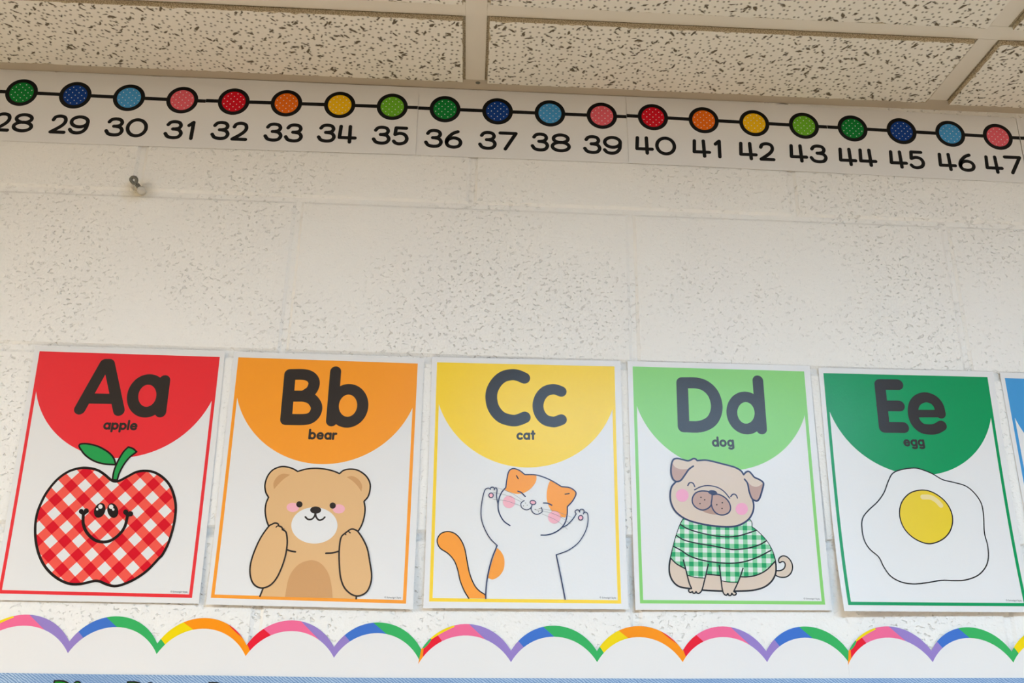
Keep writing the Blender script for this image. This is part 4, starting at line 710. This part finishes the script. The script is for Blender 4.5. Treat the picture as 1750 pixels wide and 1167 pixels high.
def poster(k, D):
    label, colour = POSTER_LABEL[k]; o = D['o']; Lf = D['lift']
    root = empty('alphabet_poster', (o[0]*MM, 0, ZJ + o[1]*MM)); tag(root, label, 'poster', 'alphabet posters in a row on the block wall')
    def lift(u, v):
        t = min(max((139.7-v)/279.4, 0), 1.1); s = min(max((108-u)/216, 0), 1)
        return .7 + Lf[0]*t**4 + Lf[1]*t**4*s*s
    paper('paper_sheet', D['quad'], lift, 'white', root, 12, 36)
    sh = Sheet(root, lift, 2 if Lf[1] else 1)
    F = D['frame']; fx, fz = 3.5/202, 3.5/265.4
    # border: four strips meeting at the corners
    I = [lerp4(F, fx, fz), lerp4(F, 1-fx, fz), lerp4(F, 1-fx, 1-fz), lerp4(F, fx, 1-fz)]; O = [Vector(p[:2]) for p in F]
    sh.layer = 1
    for i, j in ((1, 2), (2, 3), (3, 0)): sh.poly('border', colour, [O[i], O[j], I[j], I[i]])
    # header: a round bib hanging from the top edge
    (ax, az), (bx, bz), (cx, cz) = D['tips']
    A, B_, C_ = Vector((ax, az)), Vector((bx, bz)), Vector((cx, cz))
    d = 2*(A.x*(B_.y-C_.y) + B_.x*(C_.y-A.y) + C_.x*(A.y-B_.y))
    ux = (A.length_squared*(B_.y-C_.y) + B_.length_squared*(C_.y-A.y) + C_.length_squared*(A.y-B_.y))/d
    uy = (A.length_squared*(C_.x-B_.x) + B_.length_squared*(A.x-C_.x) + C_.length_squared*(B_.x-A.x))/d
    c0 = Vector((ux, uy)); r = (A-c0).length
    a0 = math.atan2(A.y-uy, A.x-ux); a1 = math.atan2(C_.y-uy, C_.x-ux)
    if a1 < a0: a1 += 2*math.pi
    arc = [c0 + Vector((math.cos(a0+(a1-a0)*i/60), math.sin(a0+(a1-a0)*i/60)))*r for i in range(61)]
    sL = (A.y - O[0].y)/(O[3].y-O[0].y); sR = (C_.y - O[1].y)/(O[2].y-O[1].y)
    edge_l = O[0].lerp(O[3], sL); edge_r = O[1].lerp(O[2], sR)
    sh.poly('header', colour, [O[0], edge_l] + arc + [edge_r, O[1]], 1.5)
    sh.layer = 3
    for it in D['items']:
        if it[0] == 'f': sh.fill(it[1], it[2], it[3])
        elif it[0] == 'l': sh.stroke(it[1], it[2], it[4], it[3])
        elif it[0] == 'o': sh.stroke(it[1], it[2], it[4], it[3], True)
        elif it[0] == 'w': word(sh, it[1], it[2], it[3], it[4], it[5], it[6])
    sh.finish(step=.016)
    if k != 'F':
        p = lerp4(I, 1, 1)
        small_text('\u00a9 Schoolgirl Style', 17.5, p.x-2.0, p.y+1.6, lift, root, 'ink', 3)
for k, D in DATA['posters'].items(): poster(k, D)
# the last poster: only its blue left part enters the picture, its picture lies outside
E_ = DATA['posters']['E']
poster('F', dict(o=[E_['o'][0]+222.5, E_['o'][1]+.3], quad=[[-108, 139.7], [108, 139.7], [108, -139.7], [-108, -139.7]],
                 frame=[[-103, 132.7], [101, 132.7], [101, -132.7], [-103, -132.7]], tips=[[-99.5, 84], [-.5, 12], [97.5, 84]], lift=[3, 1.5], items=[]))

# ---------------------------------------------------------------- number line cards
DIG = {     # pen strokes of the wide rounded numerals: height 1, real width; corner points carry a third value
    '0': (.97, [('o', .485, .5, .485, .5)]),
    '1': (.22, [[(.0, .80), (.22, 1.0, 1), (.20, 0)]]),
    '2': (.71, [[(.03, .76), (.12, .93), (.36, 1.0), (.60, .93), (.68, .72), (.60, .50), (.38, .28), (.0, 0, 1), (.70, 0)]]),
    '3': (.82, [[(.08, .80), (.20, .95), (.42, 1.0), (.66, .95), (.76, .77), (.66, .60), (.44, .54, 1), (.36, .54, 1), (.46, .54, 1), (.70, .48), (.82, .28), (.70, .06), (.42, 0), (.14, .06), (.0, .24)]]),
    '4': (.86, [[(.06, .96), (.02, .26, 1), (.86, .26)], [(.56, .97), (.58, 0)]]),
    '5': (.70, [[(.64, 1.0), (.09, 1.0, 1), (.05, .58, 1), (.32, .66), (.58, .58), (.70, .34), (.60, .10), (.32, 0), (.10, .05), (.0, .16)]]),
    '6': (.80, [[(.62, .98), (.36, .86), (.10, .58), (.02, .32), (.12, .08), (.40, 0), (.68, .07), (.79, .29), (.68, .50), (.40, .58), (.14, .48), (.03, .30)]]),
    '7': (.86, [[(0, 1.0), (.86, 1.0, 1), (.30, 0)]]),
    '8': (.92, [('o', .46, .76, .40, .24), ('o', .46, .265, .46, .265)]),
    '9': (.88, [('o', .44, .69, .43, .31), [(.87, .69), (.83, .32), (.66, .08), (.40, 0), (.14, .05), (.0, .20)]])}
SEAM, DOT, NUM = DATA['seams'], DATA['dots'], DATA['nums']
CYC = ['dot_green', 'dot_navy', 'dot_sky', 'dot_pink', 'dot_red', 'dot_orange', 'dot_yellow', 'dot_lime']
def number_card(i, first, label):
    def seam(j):
        if j < len(SEAM): return SEAM[j]
        return [[SEAM[-1][0][0]+266, SEAM[-1][0][1]-4], [SEAM[-1][1][0]+266, SEAM[-1][1][1]-3]]
    (tl, bl), (tr, br) = seam(i), seam(i+1)
    cx, cz = (tl[0]+tr[0])/2, (tl[1]+bl[1])/2
    root = empty('number_line_card', (cx*MM, 0, ZJ + cz*MM)); tag(root, label, 'number line card', 'number line cards along the top of the wall')
    off = .9 + .45*(i % 2)
    lift = lambda u, v: off
    q = [[p[0]-cx, min(p[1], 164.9)-cz] for p in (tl, tr, br, bl)]
    q[1][0] -= .15; q[2][0] -= .15
    drop = (0, 0, .0, -.9, 0, .8)[i]; q[3][1] -= drop if i in (4,) else 0
    paper('paper_sheet', q, lift, 'card', root, 8, 3)
    sh = Sheet(root, lift, 0)
    D4 = [d for d in DOT[4*i:4*i+4]]
    dz = lambda x: (D4[0][1] + (D4[-1][1]-D4[0][1])*(x-D4[0][0])/(D4[-1][0]-D4[0][0])) - cz
    if not D4: return
    x0, x1 = tl[0]+.06, tr[0]-.22
    sh.layer = 1
    sh.poly('track_line', 'card_black', [(x0-cx, dz(x0)-2.5), (x1-cx, dz(x1)-2.5), (x1-cx, dz(x1)+2.5), (x0-cx, dz(x0)+2.5)])
    for k, (x, z) in enumerate(D4):
        n = first + k
        sh.layer = 2; sh.disc('dot_ring#%d' % k, 'card_black', (x-cx, z-cz), 20.0, n=56)
        key = 'dot_ring#%d/polka_dot_fill#%d' % (k, k); col = CYC[(n-28) % 8]
        b_, mi = sh.bm(key, col); sh.layer = 3; sh.disc(key, col, (x-cx, z-cz), 14.9, n=48)
        sh.layer = 4
        for a in range(-4, 5):
            for c in range(-4, 5):
                if (a+c) % 2 == 0 and math.hypot(a*4, c*3.9) < 14.2: sh.disc(key, 'dot_white', (x-cx+a*4, z-cz+c*3.9), .68, n=10)
    H, W = 23.4, 4.7
    for k, (x, z) in enumerate(NUM[4*i:4*i+4]):
        t = str(first+k); gap = 6.4 if '1' not in t else 8.6
        wd = [DIG[c][0]*H for c in t]; u = x - cx - (sum(wd)+gap)/2; sh.layer = 2
        for c, w in zip(t, wd):
            key = 'number#%d' % k
            for s_ in DIG[c][1]:
                if s_[0] == 'o':
                    q2 = [Vector((u + (s_[1]+s_[3]*math.cos(a*math.pi/20))*H, z-cz - H/2 + (s_[2]+s_[4]*math.sin(a*math.pi/20))*H)) for a in range(40)]
                    sh.ribbon(key, 'card_black', q2, W, True); sh.layer += .3
                else:
                    for kind, run in sections([(u+p[0]*H, z-cz-H/2+p[1]*H) + tuple(p[2:]) for p in s_], False):
                        sh.ribbon(key, 'card_black', smooth(run, kind), W, False); sh.layer += .3
            u += w + gap
    sh.finish()
for i, lab in enumerate(('white number line card printed 28 to 31, at the left end under the ceiling',
                         'white number line card printed 32 to 35 with red, orange, yellow and lime dots',
                         'white number line card printed 36 to 39, under the wide ceiling grid bar',
                         'white number line card printed 40 to 43, right of the card ending in 39',
                         'white number line card printed 44 to 47, near the right edge')):
    number_card(i, 28+4*i, lab)
# next card: only its blank left end shows
(tl, bl) = SEAM[5]
root = empty('number_line_card', ((tl[0]+133)*MM, 0, ZJ + .108)); tag(root, 'white number line card whose blank end just enters at the right edge', 'number line card', 'number line cards along the top of the wall')
cz = 108; q = [[-133, tl[1]-cz], [133, tl[1]-2-cz], [133, bl[1]-2-cz], [-133, bl[1]-cz]]
paper('paper_sheet', q, lambda u, v: 1.35, 'card', root, 8, 3)
sh = Sheet(root, lambda u, v: 1.35, 0); sh.layer = 1
zl = 126.6 - cz; sh.poly('track_line', 'card_black', [(-132.8, zl-2.5), (132.8, zl-4.5), (132.8, zl+.5), (-132.8, zl+2.5)])
sh.finish()

# ---------------------------------------------------------------- scalloped rainbow border strips
def circ3(a, b_, c):
    d = 2*(a.x*(b_.y-c.y) + b_.x*(c.y-a.y) + c.x*(a.y-b_.y))
    return Vector(((a.length_squared*(b_.y-c.y) + b_.length_squared*(c.y-a.y) + c.length_squared*(a.y-b_.y))/d,
                   (a.length_squared*(c.x-b_.x) + b_.length_squared*(a.x-c.x) + c.length_squared*(b_.x-a.x))/d))
def arc3(a, b_, c, n=24):
    o = circ3(a, b_, c); r = (a-o).length
    t0 = math.atan2(a.y-o.y, a.x-o.x); t1 = math.atan2(c.y-o.y, c.x-o.x)
    if t1 > t0: t0 += 2*math.pi
    return [o + Vector((math.cos(t0+(t1-t0)*i/n), math.sin(t0+(t1-t0)*i/n)))*r for i in range(n+1)]
# colours of one strip's five scallops: (colour, start, end) with start / end given as fractions (outer edge, inner edge)
PAT = [[('orange', (0, 0), (.04, .07)), ('red', (.04, .07), (.20, .29)), ('pink', (.20, .29), (.52, .69)), ('purple', (.52, .69), (1, 1))],
       [('purple', (0, 0), (.115, .185)), ('blue', (.115, .185), (.395, .505)), ('green', (.395, .505), (1, 1))],
       [('green', (0, 0), (.05, .11)), ('yellow', (.05, .11), (.295, .395)), ('orange', (.295, .395), (1, 1))],
       [('orange', (0, 0), (.01, .06)), ('red', (.01, .06), (.21, .295)), ('pink', (.21, .295), (.58, .78)), ('purple', (.58, .78), (1, 1))],
       [('purple', (0, 0), (.145, .21)), ('blue', (.145, .21), (.44, .575)), ('green', (.44, .575), (1, 1))]]
def border_strip(x_start, pts_o, pts_i, base, first, off, label):
    """pts_o / pts_i: valley, crest, valley ... of the outer and inner edge of the colour band (wall mm)"""
    cx = (pts_o[0][0]+pts_o[-1][0])/2; cz = base
    root = empty('scalloped_border_strip', (cx*MM, 0, ZJ + cz*MM)); tag(root, label, 'border strip', 'rainbow scalloped border strips')
    lift = lambda u, v: off
    P = [Vector((p[0]-cx, p[1]-cz)) for p in pts_o]; Q = [Vector((p[0]-cx, p[1]-cz)) for p in pts_i]
    sh = Sheet(root, lift, 0)
    top = []; cnt = {}
    for k in range((len(P)-1)//2):
        oa = arc3(*P[2*k:2*k+3]); ia = arc3(*Q[2*k:2*k+3])
        top += oa[:-1]
        def pick(arc, f0, f1):
            n = len(arc)-1; m = max(2, int((f1-f0)*24)+1); out = []
            for i in range(m+1):
                f = (f0+(f1-f0)*i/m)*n; j = min(int(f), n-1); out.append(arc[j].lerp(arc[j+1], f-j))
            return out
        for col, (o0, i0), (o1, i1) in PAT[first+k]:
            cnt[col] = cnt.get(col, 0)+1
            sh.layer = 1
            sh.poly('%s_band#%d' % (col, cnt[col]), 'band_'+col, pick(oa, o0, o1) + pick(ia, i0, i1)[::-1])
        if PAT[first+k][-1][0] == 'purple':      # pink nib in the valley under the purple arc
            pass
        if first+k == 0:                          # green and yellow slivers along the outer edge of a strip's first scallop
            for col, f0, f1 in (('green', .02, .13), ('yellow', .13, .38)):
                a = pick(oa, f0, f1); ins = [p + (circ3(*P[0:3]) - p).normalized()*2.6*math.sin(math.pi*(.15+.7*i/(len(a)-1)))**.7 for i, p in enumerate(a)]
                sh.layer = 2; cnt[col] = cnt.get(col, 0)+1; sh.poly('%s_band#%d' % (col, cnt[col]), 'band_'+col, a + ins[::-1])
        if first+k == 2:
            a = pick(oa, .72, .93); ins = [p + (circ3(*P[2*k:2*k+3]) - p).normalized()*1.5*math.sin(math.pi*i/(len(a)-1)) for i, p in enumerate(a)]
            sh.layer = 2; cnt['red'] = cnt.get('red', 0)+1; sh.poly('red_band#%d' % cnt['red'], 'band_red', a + ins[::-1])
    top.append(P[-1])
    # the sheet itself, with thickness: front, back and rim
    lo = [(P[-1].x + .2, -78), (P[0].x - (2.2 if first == 0 else 0), -78)]
    out = [Vector((P[0].x - (1.6 if first == 0 else 0), Q[0].y))] + top + [Vector(p) for p in lo]
    bm = bmesh.new()
    fr = [bm.verts.new(Vector((p.x, -(off+.26), p.y))*MM) for p in out]; bk = [bm.verts.new(Vector((p.x, -off, p.y))*MM) for p in out]
    for tri in tessellate_polygon([[Vector((p.x, p.y, 0)) for p in out]]):
        bm.faces.new([fr[i] for i in tri]); bm.faces.new([bk[i] for i in tri])
    for i in range(len(out)):
        j = (i+1) % len(out); bm.faces.new((fr[i], fr[j], bk[j], bk[i]))
    bmesh.ops.recalc_face_normals(bm, faces=bm.faces[:])
    obj('paper_strip', bm, ['card'], root)
    sh.finish()
P0o = [[-243.6, -525.4], [-198.77, -499.97], [-148.94, -525.52], [-101.78, -499.99], [-59.92, -525.97], [-17.37, -500.05], [31.17, -526.02], [72.94, -500.83], [120.97, -526.49], [163.22, -501.22], [211.43, -527.36]]
P0i = [[-246.0, -539.5], [-196.64, -510.83], [-148.31, -536.81], [-102.12, -510.54], [-59.0, -536.32], [-15.98, -510.6], [31.39, -536.8], [74.0, -511.41], [121.83, -536.9], [164.97, -511.83], [210.32, -538.42]]
P1o = [[211.43, -527.36], [254.88, -501.2], [305.13, -527.0], [350.49, -501.12], [395.61, -525.91], [441.57, -499.91], [486.73, -524.01], [531.84, -498.72], [576.16, -522.94], [619.1, -497.17], [665.2, -521.47]]
P1i = [[209.03, -541.78], [256.32, -512.65], [305.31, -538.29], [350.06, -512.24], [395.64, -536.85], [441.2, -511.08], [486.16, -535.41], [531.56, -509.53], [576.33, -533.97], [620.17, -508.62], [663.93, -532.58]]
P2o = [[665.2, -521.47], [712.64, -495.51], [755.54, -519.58], [803.54, -494.94], [843.82, -518.94], [890.5, -493.5], [935.5, -518.0], [981.5, -492.5], [1026.5, -516.5], [1071.0, -491.0], [1116.5, -515.5]]
P2i = [[662.94, -535.6], [712.24, -507.04], [755.37, -531.12], [802.87, -505.9], [843.59, -530.12], [890.0, -504.5], [935.5, -529.0], [981.0, -503.5], [1026.5, -527.5], [1071.0, -502.0], [1116.0, -526.5]]
border_strip(0, P0o, P0i, -530, 0, .5, 'rainbow scalloped border strip under the apple and bear posters, leftmost of three')
border_strip(0, P1o, P1i, -530, 0, .85, 'rainbow scalloped border strip under the cat and dog posters, between two seams')
border_strip(0, P2o, P2i, -527, 0, 1.2, 'rainbow scalloped border strip under the egg poster, running out at the right')

# ---------------------------------------------------------------- denim banner with cut-out letters
TOP = [(-600, -557.5), (-212.5, -556.7), (-119.4, -556.6), (21.7, -555.9), (128.9, -556.0), (490, -551.6), (853.4, -545.2), (1150, -540.5)]
cx, cz = 275, -556
root = empty('denim_banner', (cx*MM, 0, ZJ + (cz-120)*MM)); tag(root, 'pale blue denim-print paper banner along the bottom edge of the photo', 'banner')
bm = bmesh.new(); fr = []; bk = []
out = [Vector((x-cx, z-cz+120)) for x, z in TOP] + [Vector((1150-cx, -130)), Vector((-600-cx, -130))]
for p in out:
    fr.append(bm.verts.new(Vector((p.x, -1.9, p.y))*MM)); bk.append(bm.verts.new(Vector((p.x, -1.5, p.y))*MM))
for tri in tessellate_polygon([[Vector((p.x, p.y, 0)) for p in out]]):
    bm.faces.new([fr[i] for i in tri]); bm.faces.new([bk[i] for i in tri])
for i in range(len(out)):
    j = (i+1) % len(out); bm.faces.new((fr[i], fr[j], bk[j], bk[i]))
bmesh.ops.recalc_face_normals(bm, faces=bm.faces[:])
obj('paper_sheet', bm, ['denim'], root)
def cutout(x, z, kind, label):
    """card letter with a dark outline; only the top of each shows above the picture's lower edge"""
    r = empty('letter_cutout', (x*MM, 0, ZJ + z*MM)); tag(r, label, 'letter', 'green letters on the denim banner')
    if kind == 'D': shape = [(0, 0, 1), (9, -.2), (15, -3.0), (19, -10), (19, -20), (15, -29), (8, -33), (0, -34, 1)]
    else: shape = [(-4, -5), (-2.6, -1.2), (0, 0), (2.6, -1.2), (4, -5), (4.2, -20), (4, -31), (0, -34), (-4, -31), (-4.2, -20)]
    sh = Sheet(r, lambda u, v: 1.75, 0)
    sh.layer = 4; sh.poly('face', 'letter_green', sh.outline(shape)); sh.layer = 7; sh.stroke('outline', 'card_black', shape, 1.5, True)
    sh.finish()
cutout(-156.2, -563.3, 'D', 'green outlined letter top on the denim banner, leftmost, with a flat top')
cutout(-133.2, -563.6, 'i', 'small rounded green letter top just right of the leftmost letter')
cutout(-83.4, -563.3, 'D', 'green letter top on the denim banner under the green and yellow scallop valley')
cutout(-60.8, -563.9, 'i', 'tiny dark letter tip right of the second flat-topped green letter')
cutout(-2.0, -562.9, 'D', 'dark letter top on the denim banner, rightmost of the row of letters')

# ---------------------------------------------------------------- hook left in the wall
root = empty('wall_hook', (-.1590, 0, ZJ + .0020)); tag(root, 'small bent metal hook half covered in paint in the wall joint under number 30', 'hook')
def tube(path, r, n=12):
    bm = bmesh.new(); rings = []
    for i, p in enumerate(path):
        d = (Vector(path[min(i+1, len(path)-1)]) - Vector(path[max(i-1, 0)])).normalized()
        a = d.orthogonal().normalized(); c = d.cross(a); rr = r[i] if isinstance(r, list) else r
        rings.append([bm.verts.new(Vector(p) + a*rr*math.cos(2*math.pi*k/n) + c*rr*math.sin(2*math.pi*k/n)) for k in range(n)])
    for p, q in zip(rings, rings[1:]):
        for k in range(n): bm.faces.new((p[k], p[(k+1) % n], q[(k+1) % n], q[k]))
    bm.faces.new(rings[0][::-1]); bm.faces.new(rings[-1])
    bmesh.ops.recalc_face_normals(bm, faces=bm.faces[:]); return bm
def curve(ps, step=6): 
    out = []
    for i in range(len(ps)-1):
        g = lambda j: Vector(ps[min(max(j, 0), len(ps)-1)])
        p0, p1, p2, p3 = g(i-1), g(i), g(i+1), g(i+2)
        for k in range(step):
            t = k/step; out.append(.5*((2*p1)+(p2-p0)*t+(2*p0-5*p1+4*p2-p3)*t*t+(3*p1-p0-3*p2+p3)*t**3))
    out.append(Vector(ps[-1])); return out
obj('eye_ring', tube(curve([(-.0045, -.009, .0015), (-.0075, -.010, .0035), (-.0085, -.011, .0065), (-.0060, -.012, .0085), (-.0025, -.012, .0075), (-.0015, -.011, .0045), (-.003, -.0095, .001)]), .0020), ['zinc'], root, None, True)
obj('shank', tube(curve([(.0005, .004, -.0015), (0, -.003, -.001), (-.0012, -.008, .0005), (-.003, -.0098, .0025)]), .0028), ['zinc'], root, None, True)
obj('wall_plug', tube(curve([(.0025, .003, -.0035), (.003, -.003, -.0045), (.0042, -.0055, -.0062), (.0055, -.006, -.0085)]), [.0046]*6+[.0052]*8+[.0046]*4+[.0028]), ['old_paint'], root, None, True)
